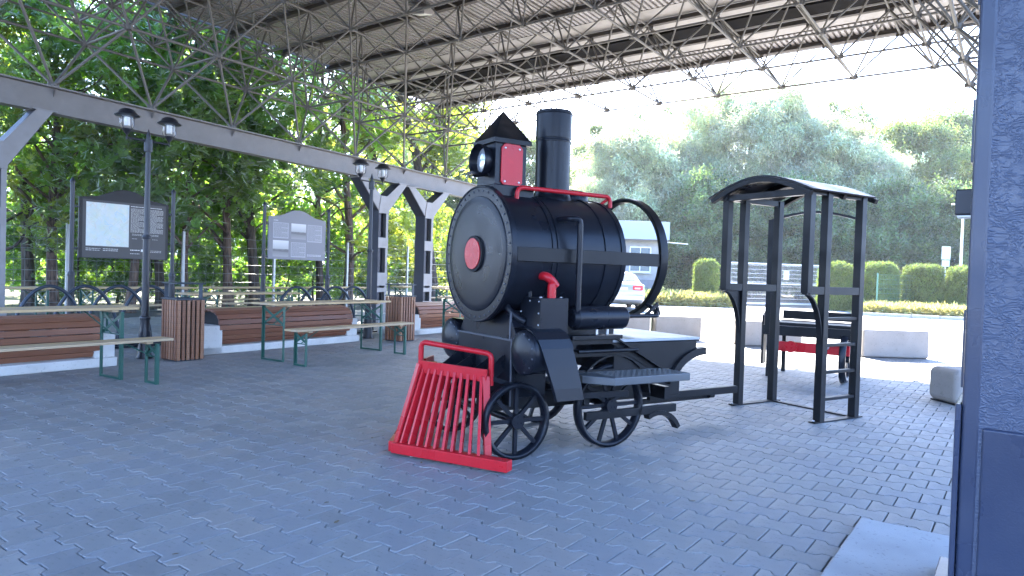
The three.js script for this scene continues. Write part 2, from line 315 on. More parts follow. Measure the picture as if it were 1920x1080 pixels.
  part('fascia', [bar(G(-15.9, 8.52, H3 + .15), G(-.36, 8.52, H3 + .15), .02, .12)], M.fascia, c);
  // --- main beams: I-sections on the columns
  for (const [jb, ie] of [[-2, -1.8], [6, -1.8]]) {
    const a = G(-15.6, jb, HB), b = G(ie, jb, HB), sh = (y) => [a.clone().add(V(0, y, 0)), b.clone().add(V(0, y, 0))];
    const bm = part('main_beam', [bar(...sh(-.2), .014, .37), bar(...sh(-.0), .20, .022), bar(...sh(-.39), .20, .022)], M.beam, c);
    const st = []; for (let i = -15; i <= -3; i++) { const p = G(i, jb, HB - .02); for (const q of [-1, 1]) st.push(plate([[.01, 0], [.10, 0], [.01, -.11]].map(([a, y]) => [q * a, y]), .010).rotateY(-AZ).translate(p.x, p.y - .012, p.z)); }
    part('stiffener', st, M.beam, bm, { kind: 'stuff' });
  }
  // --- forked columns built of two channels with batten plates
  function column(i, y1, label) {
    const g = new THREE.Group(); g.name = 'column'; const p = G(i, -2); g.position.set(p.x, 0, p.z); g.rotation.y = R(90) - AZ; c.add(g);
    for (const s of [-1, 1]) { // channels: web in the side faces, flanges on the front and back
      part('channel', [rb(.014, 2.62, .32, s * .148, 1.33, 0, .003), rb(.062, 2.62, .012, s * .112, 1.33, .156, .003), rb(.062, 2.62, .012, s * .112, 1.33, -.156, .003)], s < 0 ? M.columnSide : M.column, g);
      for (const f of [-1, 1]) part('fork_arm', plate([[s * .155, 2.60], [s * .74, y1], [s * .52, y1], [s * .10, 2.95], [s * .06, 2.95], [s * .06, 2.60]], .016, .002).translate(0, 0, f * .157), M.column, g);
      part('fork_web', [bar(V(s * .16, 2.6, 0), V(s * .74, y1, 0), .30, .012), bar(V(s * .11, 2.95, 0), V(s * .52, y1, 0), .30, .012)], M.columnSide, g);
      part('cap_plate', rb(.34, .018, .34, s * .63, y1 + .002, 0, .003), M.column, g);
    }
    for (const f of [-1, 1]) {
      part('batten_plate', plate([[-.157, 2.55], [.157, 2.55], [.157, 2.64], [.10, 2.95], [-.10, 2.95], [-.157, 2.64]], .014, .002).translate(0, 0, f * .171), M.column, g);
      for (const [y, h] of [[1.87, .24], [1.03, .30], [.78, .10]]) part('batten_plate', rb(.302, h, .012, 0, y, f * .168, .002), M.column, g);
      part('batten_plate', rb(.34, .5, .014, 0, .25, f * .176, .002), M.column, g);
    }
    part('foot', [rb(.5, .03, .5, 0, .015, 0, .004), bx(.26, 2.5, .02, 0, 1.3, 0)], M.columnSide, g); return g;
  }
  for (const i of [-10.5, -9.53, -4.50, -3.48]) column(i, G(i, -2, HB).y - .412);
  // --- flood lamp under the sheets
  const lp = G(-4.7, -1, H3 - .02), fl = part('floodlight', [rb(.42, .14, .34, 0, 0, 0, .02)], M.flatSheet, c); fl.position.copy(lp); fl.rotation.set(.25, -.6, 0);
  part('lamp_glass', rb(.34, .012, .26, 0, -.075, 0, .004), M.lampCore, fl);
}
{ // the blue column beside the camera
  const g = thing('steel_column', 'blue painted steel column with rough brushed paint at the right edge', 'column', 1.972, -2.69, 36.24);
  part('web', bx(.012, 3.4, .24, -.158, 1.75, 0), M.blue, g); // wide rough side facing back along the beam
  for (const f of [-1, 1]) part('flange', [rb(.075, 3.4, .062, -.130, 1.75, f * .140, .016, 4)], M.blueSmooth, g);
  part('channel', [rb(.014, 3.4, .295, .15, 1.75, 0, .003), rb(.062, 3.4, .014, .12, 1.75, .158, .003), rb(.062, 3.4, .014, .12, 1.75, -.158, .003)], M.blueSmooth, g);
  for (const f of [-1, 1]) { for (const [y, h] of [[2.5, .3], [1.87, .24], [1.03, .3]]) part('batten_plate', rb(.26, h, .012, 0, y, f * .174, .003), M.blueSmooth, g); part('foot_plate', rb(.35, .80, .02, 0, .42, f * .182, .006), M.blueSmooth, g); }
  part('foot_plate', rb(.022, .58, .245, -.166, .45, .02, .010, 3), M.blueSmooth, g);
  part('base_plate', rb(.52, .03, .5, 0, .066, 0, .006), M.blueSmooth, g);
  // small dark lamp box fixed on the far side of the column
  const l = thing('wall_lamp', 'small black lamp box fixed to the blue column above the hedge', 'lamp', 2.352, -3.62, 36.24, 1.705);
  part('housing', rb(.11, .135, .11, 0, 0, 0, .01), M.post, l); part('lens', rb(.09, .012, .09, 0, -.072, 0, .003), M.lampCore, l); part('bracket', [rb(.05, .62, .02, .02, .02, .09, .004), bx(.02, .05, .12, .0, 0, .06)], M.blueSmooth, l);
}

// ------------------------------------------------------------------ the model steam engine (local x: towards its rear, z: towards the viewer's side)
{
  const e = thing('locomotive_model', 'black steam engine model with red cowcatcher standing on the paving', 'locomotive', -.77, -4.75, 58);
  const BY = 1.40, BR = .455;
  // smokebox front
  const front = part('smokebox_front', [cyl(.497, .497, .035, .615, BY, 0, 64, 'x'), new THREE.TorusGeometry(.488, .009, 8, 72).rotateY(Math.PI / 2).translate(.6, BY, 0)], M.black, e);
  part('door', lathe([[0, .016], [.2, .015], [.36, .011], [.414, .006], [.418, -.002]], 64).rotateZ(Math.PI / 2).translate(.596, BY, 0), M.black, front);
  part('door_hub', [cyl(.132, .132, .03, .578, BY, 0, 32, 'x')], M.dark, front);
  part('hub_disc', [cyl(.112, .112, .012, .562, BY, 0, 32, 'x'), cyl(.025, .02, .03, .565, BY - .15, 0, 10, 'x')].slice(0, 1), M.red, front);
  const rv = []; for (let k = 0; k < 40; k++) { const a = k / 40 * 6.2832; rv.push(new THREE.SphereGeometry(.0075, 6, 5).translate(.596, BY + .457 * Math.cos(a), .457 * Math.sin(a))); }
  part('rivet', rv, M.rivet, front, { kind: 'stuff' });
  // barrel
  const b = part('boiler', [cyl(BR, BR, .99, 1.125, BY, 0, 64, 'x'), cyl(BR - .02, BR - .02, .02, 1.63, BY, 0, 48, 'x')], M.black, e);
  for (const [x, w] of [[.66, .05], [.965, .03], [1.0, .012], [1.44, .03], [1.60, .04]]) part('band', cyl(BR + .008, BR + .008, w, x, BY, 0, 64, 'x'), M.black, b);
  for (const s of [-1, 1]) part('side_strip', rb(1.36, .098, .014, 1.325, BY, s * .472, .003), M.blackFlat, e);
  { // open hoop behind the barrel
    const hoop = [lathe([[.462, -.038], [.490, -.038], [.493, -.035], [.493, .035], [.490, .038], [.462, .038], [.462, -.038]], 80).rotateZ(Math.PI / 2).translate(1.985, BY + .02, 0)];
    part('hoop', hoop, M.blackFlat, e);
  }
  part('dome', lathe([[.15, 0], [.15, .06], [.12, .1], [0, .12]], 24).translate(1.46, BY + .43, -.06), M.black, e);
  // hand rail
  part('hand_rail', [bent([V(.80, 1.80, .20), V(.80, 1.885, .205), V(1.66, 1.885, .205), V(1.66, 1.80, .205)], .0165, .05, 12), rod(V(1.66, 1.885, .205), V(1.60, 1.82, .15), .012, 8)], M.red, e);
  // lantern tower
  const t = part('lantern_tower', [rb(.262, .34, .262, .785, 2.035, 0, .004), rb(.34, .16, .34, .8, 1.82, 0, .01)], M.black, e);
  part('tower_roof', [new THREE.ConeGeometry(.222, .235, 4, 1).rotateY(Math.PI / 4).translate(.785, 2.345, 0), bx(.316, .032, .316, .785, 2.214, 0)], M.blackFlat, t);
  part('side_panel', plate([[-.058, -.155], [.058, -.155], [.09, -.123], [.09, .123], [.058, .155], [-.058, .155], [-.09, .123], [-.09, -.123]], .012, .002).translate(.787, 2.045, .139), M.red, t);
  part('screw', [[-.06, -.12], [.06, -.12], [-.06, .12], [.06, .12]].map(([x, y]) => dome(.009, 0, 0, 0, .5).rotateX(Math.PI / 2).translate(.787 + x, 2.045 + y, .146)), M.bolt, t);
  const hl = part('headlamp', [lathe([[.060, 0], [.098, .008], [.108, .04], [.118, .085], [.122, .085], [.113, .04], [.1, .004]], 32).rotateZ(Math.PI / 2).translate(.66, 2.075, 0), plate([[-.1, 0], [.1, 0], [.1, .02], [-.1, .02]], .06).translate(.62, 1.97, 0)], M.black, t);
  part('lens', new THREE.SphereGeometry(.13, 24, 12, 0, 6.2832, 0, .85)  .scale(1, .5, 1).rotateZ(Math.PI / 2).translate(.672, 2.075, 0), M.lens, hl);
  // chimney
  const ch = part('chimney', [lathe([[.165, 1.80], [.15, 1.86], [.1345, 1.90], [.1345, 2.275], [.1385, 2.28], [.1385, 2.29], [.134, 2.295], [.134, 2.305], [.1395, 2.31], [.1395, 2.51], [.136, 2.52], [.122, 2.52], [.122, 2.0]], 48).translate(1.245, 0, 0)], M.black, e);
  part('rim', new THREE.TorusGeometry(.1375, .007, 8, 48).rotateX(Math.PI / 2).translate(1.245, 2.497, 0), M.black, ch);
  // pipes on the visible side
  part('pipe', bent([V(1.05, 1.66, .36), V(1.05, 1.66, .53), V(1.12, 1.66, .54), V(1.12, .95, .54)], .021, .035, 12), M.black, e);
  part('air_tank', [cyl(.085, .085, .44, 1.34, .965, .50, 32, 'x'), ...[-1, 1].map((s) => cyl(s < 0 ? .06 : .085, s < 0 ? .085 : .06, .03, 1.34 + s * .235, .965, .5, 32, 'x'))], M.black, e);
  part('rod', [bent([V(1.57, .975, .50), V(1.93, .975, .50), V(1.97, 1.02, .40), V(1.97, 1.06, .30)], .016, .03, 10), plate([[0, 0], [.17, 0], [.13, .10]], .02, .003, [[[.05, .015], [.14, .015], [.12, .06]]]).translate(1.84, .975, .44)], M.black, e);
  part('steam_pipe', [bent([V(.885, 1.255, .38), V(.885, 1.255, .50), V(.92, 1.22, .50), V(.92, 1.08, .50)], .031, .05, 14)], M.red, e);
  part('pipe', [bent([V(.70, 1.10, .22), V(.70, 1.02, .27), V(.76, .95, .33), V(.80, .93, .36)], .028, .04, 12), cyl(.018, .018, .12, .83, 1.13, .36, 10)], M.black, e);
  // steam chest and cylinders
  for (const s of [-1, 1]) {
    const box = part('steam_chest', [rb(.235, .26, .26, .915, .975, s * .42, .005)], M.black, e);
    const bo = []; for (const [y, z] of [[1.08, .31], [1.08, .42], [1.08, .53], [1.0, .31], [1.0, .53], [.92, .53], [.92, .31], [.86, .53]]) bo.push(new THREE.SphereGeometry(.007, 6, 5).translate(.796, y, s * z));
    part('rivet', bo, M.bolt, box, { kind: 'stuff' });
    if (s > 0) part('screw', [dome(.012, .83, 1.108, .5), dome(.012, 1.0, 1.108, .5)], M.bolt, box);
    const cy = part('cylinder', [cyl(.145, .145, .30, .84, .735, s * .535, 36, 'x')], M.black, e);
    part('cylinder_cover', [lathe([[0, .05], [.06, .047], [.12, .028], [.150, .012], [.152, 0], [.152, -.02]], 36).rotateZ(Math.PI / 2).translate(.685, .735, s * .535)], M.black, cy);
    const cr = []; for (let k = 0; k < 12; k++) { const a = k / 12 * 6.2832 + .2; cr.push(new THREE.SphereGeometry(.0085, 7, 5).translate(.668, .735 + .13 * Math.cos(a), s * .535 + .13 * Math.sin(a))); }
    part('rivet', cr, M.rivet, cy, { kind: 'stuff' });
    // lagging skirt sweeping down and back
    const sk = []; const prof = [[.40, .86], [.56, .862], [.62, .845], [.665, .80], [.69, .74], [.72, .62], [.75, .48], [.76, .40]];
    const pos = [], idx = []; prof.forEach(([z, y], k) => { const sh = Math.max(0, .84 - y) * .26; for (const [xa, zz] of [[.695 + sh, z], [.96 + sh * .6, z], [.96 + sh * .6, z - .03], [.695 + sh, z - .03]]) pos.push(xa, y + .035, s * zz); if (k) for (let q = 0; q < 4; q++) { const a = 4 * k - 4 + q, b2 = 4 * k - 4 + (q + 1) % 4; idx.push(a, b2, a + 4, b2, b2 + 4, a + 4); } });
    idx.push(0, 1, 2, 0, 2, 3); const L = pos.length / 3 - 4; idx.push(L, L + 1, L + 2, L, L + 2, L + 3);
    const g = new THREE.BufferGeometry(); g.setAttribute('position', new THREE.Float32BufferAttribute(pos, 3)); g.setAttribute('uv', new THREE.Float32BufferAttribute(new Float32Array(pos.length / 3 * 2), 2)); g.setIndex(idx); const ni = g.toNonIndexed(); ni.computeVertexNormals(); sk.push(ni);
    part('cylinder_skirt', sk, M.black, e);
  }
  // saddle, frame plate, chassis
  part('saddle', [plate([[-.44, .80], [.44, .80], [.34, .93], [.26, 1.0], [-.26, 1.0], [-.34, .93]], .20, .006).rotateY(-Math.PI / 2).translate(.80, 0, 0), bx(.9, .3, .5, 1.25, .80, 0)], M.black, e);
  part('frame_plate', [rb(.03, .46, .80, .69, .58, 0, .004), rb(.28, .40, .76, .84, .60, 0, .01)], M.black, e);
  part('frame_edge', [rb(.012, .46, .012, .672, .58, .395, .003), rb(.012, .012, .80, .672, .805, 0, .003), rb(.015, .2, .015, .70, .9, .33, .003)], M.rivet, e);
  part('chassis', [rb(1.9, .12, .06, 1.45, .36, .26, .006), rb(1.9, .12, .06, 1.45, .36, -.26, .006), rb(.9, .06, .04, 1.72, .245, .47, .006), rb(.9, .06, .04, 1.72, .245, -.47, .006), bx(.05, .1, .9, 1.3, .36, 0), bx(.05, .1, .9, 2.1, .36, 0)], M.blackFlat, e);
  for (const s of [-1, 1]) { part('brace', [bar(V(.70, .66, s * .30), V(.42, .46, s * .30), .012, .09), bar(V(.70, .64, s * .12), V(.40, .47, s * .12), .012, .07)], M.black, e); }
  // wheels
  function wheel(r, x, z, spokes) {
    const w = new THREE.Group(); w.name = 'wheel'; w.position.set(x, r + .002, z); e.add(w); const s = Math.sign(z);
    part('tyre', [lathe([[r - .035, -.03], [r, -.03], [r, .03], [r - .035, .03], [r - .035, -.03]], 44).rotateX(Math.PI / 2), lathe([[r - .02, 0], [r + .014, 0], [r + .014, .012], [r - .02, .012]], 44).rotateX(Math.PI / 2).translate(0, .0, -s * .045)].slice(0, 1), M.black, w);
    part('hub', cyl(.05, .05, .08, 0, 0, 0, 20, 'z'), M.black, w);
    for (let k = 0; k < spokes; k++) { const a = k / spokes * 6.2832; part('spoke', bar(V(.03 * Math.cos(a), .03 * Math.sin(a), 0), V((r - .03) * Math.cos(a), (r - .03) * Math.sin(a), 0), .022, .026), M.black, w); }
  }
  for (const s of [-1, 1]) { wheel(.262, .68, s * .46, 8); wheel(.31, 1.5, s * .46, 10); }
  for (const x of [.68, 1.5]) part('axle', cyl(.025, .025, .9, x, x === .68 ? .264 : x === 1.5 ? .312 : .202, 0, 12, 'z'), M.black, e);
  part('connecting_rod', [bar(V(.95, .42, .53), V(1.62, .40, .53), .02, .045, .004)], M.black, e);
  { // wheel arch and running board on the visible side, mirrored on the far side
    for (const s of [-1, 1]) {
      const arch = []; for (let k = 0; k < 12; k++) { const a = Math.PI * (.05 + .9 * k / 12), b2 = Math.PI * (.05 + .9 * (k + 1) / 12); arch.push(bar(V(1.5 + .36 * Math.cos(a), .33 + .36 * Math.sin(a), s * .47), V(1.5 + .36 * Math.cos(b2), .33 + .36 * Math.sin(b2), s * .47), .10, .012)); }
      part('wheel_arch', arch, M.blackFlat, e);
      part('step_bracket', [plate([[1.09, .81], [1.50, .81], [1.97, .55], [1.09, .55]], .016, .002, [[[1.14, .775], [1.47, .775], [1.56, .725], [1.14, .725]], [[1.14, .685], [1.63, .685], [1.83, .585], [1.14, .585]]]).translate(0, 0, s * .50), rb(.46, .03, .09, 1.31, .825, s * .50, .004), bar(V(1.48, .82, s * .515), V(1.96, .57, s * .515), .06, .012)], M.blackFlat, e);
      part('hand_bar', [rod(V(1.09, .735, s * .60), V(1.64, .735, s * .60), .0135, 12), rod(V(1.12, .735, s * .6), V(1.12, .735, s * .5), .01, 8), rod(V(1.6, .735, s * .6), V(1.6, .735, s * .5), .01, 8)], M.blackFlat, e);
      const st = part('step', [plate([[1.12, .42], [1.98, .42], [1.98, .80], [1.26, .80], [1.12, .62]].map(([x, z]) => [x, -s * z]), .055, .006).rotateX(-Math.PI / 2).translate(0, .545, 0)], M.deckPlate, e);
      const tr = []; for (let k = 0; k < 27; k++) for (let q = 0; q < 13; q++) tr.push(bx(.022, .0024, .005, 1.30 + k * .0255, .5738, s * (.45 + q * .0265), 0, (k + q) % 2 ? .8 : -.8));
      part('tread', tr, M.deckPlate, st, { kind: 'stuff' });
      const arc = []; const c0 = V(2.44, .42, s * .5); for (let k = 0; k < 12; k++) { const a = Math.PI * (.5 + .48 * k / 12), b2 = Math.PI * (.5 + .48 * (k + 1) / 12); arc.push(bar(V(c0.x + .36 * Math.cos(a), c0.y + .27 * Math.sin(a), c0.z), V(c0.x + .36 * Math.cos(b2), c0.y + .27 * Math.sin(b2), c0.z), .06, .06)); }
      part('mudguard', arc, M.blackFlat, e);
      const foot = []; for (let k = 0; k < 8; k++) { const a = Math.PI * (.15 + .5 * k / 8), b2 = Math.PI * (.15 + .5 * (k + 1) / 8); foot.push(bar(V(1.98 + .24 * Math.cos(a), .24 * Math.sin(a) - .02, s * .47), V(1.98 + .24 * Math.cos(b2), .24 * Math.sin(b2) - .02, s * .47), .06, .035)); }
      part('spring', foot, M.blackFlat, e);
    }
    part('screw', [cyl(.012, .012, .04, 1.36, .86, .46, 8), cyl(.012, .012, .04, 1.46, .86, .46, 8)], M.bolt, e);
  }
  // rear platform
  part('rear_platform', [plate([[1.50, .775], [2.36, .775], [2.36, .70], [2.08, .56], [1.50, .56]], 1.0, .006)], M.blackFlat, e);
  part('platform_top', rb(.90, .022, 1.03, 1.925, .792, 0, .004), std(lin(.30, .32, .34), .5, .35, { roughnessMap: tRough }), e);
  part('coupling', [rb(1.1, .065, .04, 2.82, .25, .06, .005), rb(.85, .05, .05, 2.66, .20, -.02, .005), cyl(.022, .022, .06, 3.07, .205, .03, 12, 'x')], M.blackFlat, e);
  // cowcatcher: wedge of slats between a low base and a top plate
  {
    const A = V(.0, .0, 0), g = new THREE.Group(); g.name = 'cowcatcher'; g.userData.label = 'red slatted cowcatcher with a bent tube rail on top'; e.add(g);
    const baseApex = V(-.005, .055, 0), topApex = V(.17, .60, 0);
    for (const s of [-1, 1]) {
      const be = V(.455, .055, s * .76), te = V(.47, .575, s * .42);
      part('base_bar', [bar(baseApex, be, .08, .07, .006)], M.red, g);
      part('top_plate', [bar(topApex, te, .02, .085, .004)], M.red, g);
      const n = 10; for (let k = 0; k < n; k++) {
        const f = (k + .35) / n, p = baseApex.clone().lerp(be, .04 + f * .74).add(V(.012, .02, 0)), q = topApex.clone().lerp(te, .03 + f * .93).add(V(.012, -.01, 0));
        part('slat', bar(p, q, .02, .05, .004), M.red, g);
      }
      part('upright', [bar(V(.445, .06, s * .50), V(.47, .57, s * .40), .05, .035, .004)], M.red, g);
      part('foot', cyl(.012, .012, .03, .08, .014, s * .10, 8), M.bolt, g);
    }
    part('apex_plate', bar(V(.0, .06, 0), V(.165, .62, 0), .05, .02, .004), M.red, g);
    part('rail', bent([V(.20, .57, -.05), V(.20, .765, -.05), V(.53, .715, .37), V(.53, .50, .37)], .019, .04, 12), M.red, g);
    part('rail_stay', [bar(V(.53, .55, .37), V(.68, .50, .37), .03, .03), bar(V(.2, .55, -.05), V(.68, .5, -.05), .03, .03)], M.black, g);
  }
}
// ------------------------------------------------------------------ open driver's cab behind the engine (same axes)
{
  const e = thing('cab_frame', "black open steel driver's cab with an arched roof and ladder side", 'cab', -.77, -4.75, 58);
  const zf = -.31, zn = .60, xo = 3.60, xm = 3.85, xr = 4.38, s = .072;
  const post = (x, y0, y1, z) => part('post', rb(s, y1 - y0, s, x, (y0 + y1) / 2, z, .004), M.blackFlat, e);
  for (const z of [zf, zn]) { post(xo, 1.17, 2.08, z); post(xm, 0, 2.10, z); post(xr, 0, 2.10, z); }
  for (const z of [zf, zn]) { part('side_rail', [rb(xr - xo, .07, s * .9, (xr + xo) / 2, 1.195, z, .003), rb(xr - xo + .1, .06, .05, (xr + xo) / 2, 2.075, z, .003)], M.blackFlat, e); }
  part('side_rail', [rb(.065, .06, zn - zf, xo, 2.07, (zn + zf) / 2, .003)], M.blackFlat, e);
  // curved brackets under the overhang
  const arc = (z, w, solid) => {
    const pts = []; for (let k = 0; k <= 12; k++) { const a = k / 12 * Math.PI / 2; pts.push([xo - .03 + (xm - xo) * Math.sin(a), 1.165 - .50 * (1 - Math.cos(a))]); }
    const o = []; for (let k = 0; k < 12; k++) o.push(bar(V(pts[k][0], pts[k][1], z), V(pts[k + 1][0], pts[k + 1][1], z), w, .014));
    if (solid) o.push(plate([...pts, [xm - .03, 1.165]], .02).translate(0, 0, z)); return o;
  };
  part('curved_bracket', arc(zf, .05, true), M.blackFlat, e); part('curved_bracket', arc(zn, .05, false), M.blackFlat, e);
  for (const y of [.94, .70, .455, .21]) part('rung', rb(xr - xm, .028, .05, (xr + xm) / 2, y, zn, .004), M.blackFlat, e);
  part('floor_strip', [rb(xr - xm + .2, .012, .07, (xr + xm) / 2, .008, zf, .002), rb(xr - xm + .2, .012, .07, (xr + xm) / 2, .008, zn, .002), bar(V(xr, .008, zf), V(xr, .008, zn), .05, .012)], M.blackFlat, e);
  part('screw', [V(xm - .09, .022, zf), V(xm - .08, .022, zn), V(xr + .08, .022, zn), V(xr + .08, .022, zf)].map((p) => dome(.014, p.x, p.y, p.z)), M.bolt, e);
  { // arched roof sheet with bows
    const n = 18, x0 = 3.50, x1 = 4.46, z0 = -.48, z1 = .69, f = (t) => 2.075 + .165 * Math.sin(Math.PI * t), o = [];
    for (let k = 0; k < n; k++) { const a = k / n, b = (k + 1) / n, p = V(0, f(a), z0 + (z1 - z0) * a), q = V(0, f(b), z0 + (z1 - z0) * b); const g = bar(p, q, x1 - x0, .014); o.push(g.translate((x0 + x1) / 2, 0, 0)); }
    const roof = part('roof', o, M.black, e);
    for (const x of [3.53, 4.02, 4.52]) { const bow = []; for (let k = 0; k < n; k++) { const a = k / n, b = (k + 1) / n; bow.push(bar(V(x, f(a) - .03, z0 + .03 + (z1 - z0 - .06) * a), V(x, f(b) - .03, z0 + .03 + (z1 - z0 - .06) * b), .045, .045)); } part('roof_bow', bow, M.blackFlat, roof); }
  }
}
// ------------------------------------------------------------------ tender wagon with an arched end frame behind the cab
{
  const e = thing('tender_wagon', 'black tender wagon with arched end frame and red buffer beam behind the cab', 'wagon', 3.86, -8.98, 33);
  const hw = .52;
  for (const z of [-hw, hw]) part('post', rb(.07, 1.50, .075, 0, 1.33, z, .004), M.blackFlat, e);
  const bow = []; for (let k = 0; k < 14; k++) { const f = (t) => 2.07 + .10 * Math.sin(Math.PI * t), a = k / 14, b = (k + 1) / 14; bow.push(bar(V(0, f(a), -hw + 2 * hw * a), V(0, f(b), -hw + 2 * hw * b), .05, .03)); }
  part('end_bow', bow, M.blackFlat, e);
  part('end_beam', rb(.06, .13, 2 * hw + .12, 0, .62, 0, .006), M.blackFlat, e);
  part('buffer_beam', [rb(.07, .125, .86, -.06, .42, .06, .01), cyl(.075, .075, .06, -.11, .425, -.2, 24, 'x')], M.red, e);
  part('platform', [rb(.75, .05, 1.0, .45, .70, 0, .006), rb(.05, .09, .8, .75, .55, 0, .004)], M.blackFlat, e);
  part('back_board', rb(.05, .12, 1.0, .82, .80, 0, .006), M.blackFlat, e);
  part('side_board', plate([[-.05, .14], [.12, .14], [.12, .86], [-.05, .80]], .03, .003).translate(.2, 0, -.62), M.blackFlat, e);
  part('leg', rb(.05, .66, .05, 0, .33, -.50, .004), M.blackFlat, e);
  part('leg', rb(.05, .56, .05, .7, .28, -.45, .004), M.blackFlat, e);
  part('hook', [rod(V(-.1, .62, .18), V(-.12, .45, .22), .014, 8), new THREE.TorusGeometry(.03, .01, 6, 12).rotateY(1.57).translate(-.12, .46, .22)], M.galv, e);
  for (const x of [.05, .72]) { const w = part('wheel', [lathe([[.25, -.035], [.295, -.035], [.31, -.045], [.31, -.03], [.295, .03], [.25, .03], [.25, -.035]], 40).rotateX(Math.PI / 2).translate(x, .312, .43), cyl(.05, .05, .09, x, .312, .43, 16, 'z')], M.black, e); part('spoke', [0, 1, 2, 3].map((k) => bar(V(x + .25 * Math.cos(k * .785), .312 + .25 * Math.sin(k * .785), .43), V(x - .25 * Math.cos(k * .785), .312 - .25 * Math.sin(k * .785), .43), .02, .025)), M.black, w); }
}

// ------------------------------------------------------------------ folding tables and benches
function trestle(name, label, cat, len, wid, top, group) {
  const g = thing(name, label, cat, 0, 0, FURN, 0, group), pl = wid > .4 ? 3 : 2, pw = wid / pl;
  const tp = new THREE.Group(); tp.name = wid > .4 ? 'table_top' : 'seat'; g.add(tp);
  for (let k = 0; k < pl; k++) part('plank', rb(len, .026, pw - .002, 0, top - .013 + rr(-.0006, .0006), -wid / 2 + pw * (k + .5), .004), k & 1 ? M.pineOld : M.pine, tp);
  for (const s of [-1, 1]) {
    part('batten', rb(.07, .022, wid - .06, s * (len / 2 - .24), top - .038, 0, .003), M.pineOld, g);
    const x = s * (len / 2 - .16), lw = wid * .84 / 2, f = new THREE.Group(); f.name = 'leg_frame'; g.add(f);
    for (const q of [-1, 1]) part('leg', [rb(.034, top - .05, .006, x, (top - .05) / 2, q * lw, .001), rb(.006, top - .05, .03, x - s * .014, (top - .05) / 2, q * (lw - .014), .001)], M.green, f);
    part('floor_bar', rb(.03, .022, lw * 2, x, .013, 0, .002), M.green, f);
    part('cross_brace', [bar(V(x, top - .06, -lw), V(x, top - .06 - lw * 1.1, lw), .006, .03), bar(V(x + .008, top - .06, lw), V(x + .008, top - .06 - lw * 1.1, -lw), .006, .03)], M.green, f);
    part('folding_stay', [rod(V(x, top - .34 * top - .03, 0), V(x - s * .30, top - .03, 0), .007, 6), rod(V(x, top - .34 * top - .03, -lw), V(x, top - .34 * top - .03, lw), .007, 6)], M.green, f);
  }
  return g;
}
{
  const T = trestle('folding_table', 'nearest folding table, pine top on green legs, cut by the left edge', 'table', 2.2, .5, .775, 'pine folding tables under the canopy');
  const B = trestle('folding_bench', 'nearest pine folding bench, front left beside the slatted seat', 'bench', 2.2, .25, .475, 'pine folding benches under the canopy');
  T.position.set(-4.82, 0, -6.72); B.position.set(-4.24, 0, -6.45);
  const tb = [['folding table with green legs in front of the middle slatted seat', -2.67, -10.06],
    ['folding table behind the first spiral cycle rack, near the square bin', -4.75, -12.25],
    ['folding table at the back left, under the map board', -8.6, -11.2],
    ['folding table at the back between the map board and the photo board', -7.2, -13.4],
    ['folding table at the back under the photo board', -5.85, -15.5],
    ['folding table at the back behind the second lamp post', -4.5, -17.6],
    ['folding table with thin legs standing just left of the engine', -.62, -14.15],
    ['sunlit folding table far back between the twin columns', -2.75, -21.2],
    ['sunlit folding table far back beside the engine front', -1.45, -20.4]];
  for (const [l, x, z] of tb) copyOf(T, l, x, z, FURN + rr(-1.5, 1.5));
  const bb = [['pine folding bench on thin green legs in front of the middle slatted seat', -2.16, -9.63],
    ['bench on the near side of the table behind the first cycle rack', -4.2, -11.9], ['bench on the far side of the table behind the first cycle rack', -5.3, -12.65],
    ['bench in front of the back left table under the map board', -8.05, -10.85], ['bench in front of the back table between the two boards', -6.65, -13.0],
    ['bench in front of the back table under the photo board', -5.3, -15.1], ['bench behind the back table under the photo board', -6.4, -15.9],
    ['bench beside the back table behind the second lamp post', -3.95, -17.2], ['sunlit bench far back between the twin columns', -2.2, -20.8]];
  for (const [l, x, z] of bb) copyOf(B, l, x, z, FURN + rr(-1.5, 1.5));
}
// ------------------------------------------------------------------ slatted seats on white concrete
function slatSeat(label, x, z, az) {
  const g = thing('slatted_seat', label, 'bench', x, z, az, 0, 'slatted concrete seats in a row'), len = 3.1;
  const body = (xa, xb, w, h) => rb(xb - xa, h, w, (xa + xb) / 2, h / 2, 0, .015);
  part('concrete_base', [body(-len / 2, len / 2, .72, .11), body(-len / 2, -len / 2 + .44, .72, .40), body(len / 2 - .24, len / 2, .66, .40).translate(0, 0, -.03)], M.white, g);
  // slats follow a swelling section: out from the foot, over the top and down the back
  const prof = [[.26, .155], [.30, .225], [.335, .295], [.355, .368], [.352, .442], [.325, .512], [.262, .565], [.18, .592], [.095, .604], [.01, .606], [-.075, .60], [-.16, .585], [-.24, .56]];
  prof.forEach(([pz, py], k) => {
    const a = prof[Math.max(0, k - 1)], b = prof[Math.min(prof.length - 1, k + 1)], ang = Math.atan2(b[1] - a[1], b[0] - a[0]), o = .12 * Math.max(0, 1 - py / .4);
    const m = part('slat', rb(len - .56 - o, .030, .068, 0, 0, 0, .006), M.slat[Math.floor(rnd() * 3)], g);
    m.position.set(.10 + o * .5 + rr(-.004, .004), py, pz); m.rotation.x = -ang - 0; m.rotation.x = Math.PI - ang;
  });
  const rib = [[-.26, .12], [.24, .12], [.31, .30], [.33, .40], [.30, .50], [.24, .545], [.0, .585], [-.22, .545]];
  for (const rx of [-1.04, -.2, .6, 1.26]) part('rib', plate(rib, .03).rotateY(-Math.PI / 2).translate(rx, 0, 0), M.dark, g);
  return g;
}
slatSeat('slatted hardwood seat on white concrete, cut by the left edge', -5.88, -7.28, 33);
slatSeat('slatted hardwood seat on white concrete in the middle, between the two bins', -3.76, -10.94, 33);
slatSeat('slatted hardwood seat on white concrete just left of the engine', -1.46, -14.74, 33);
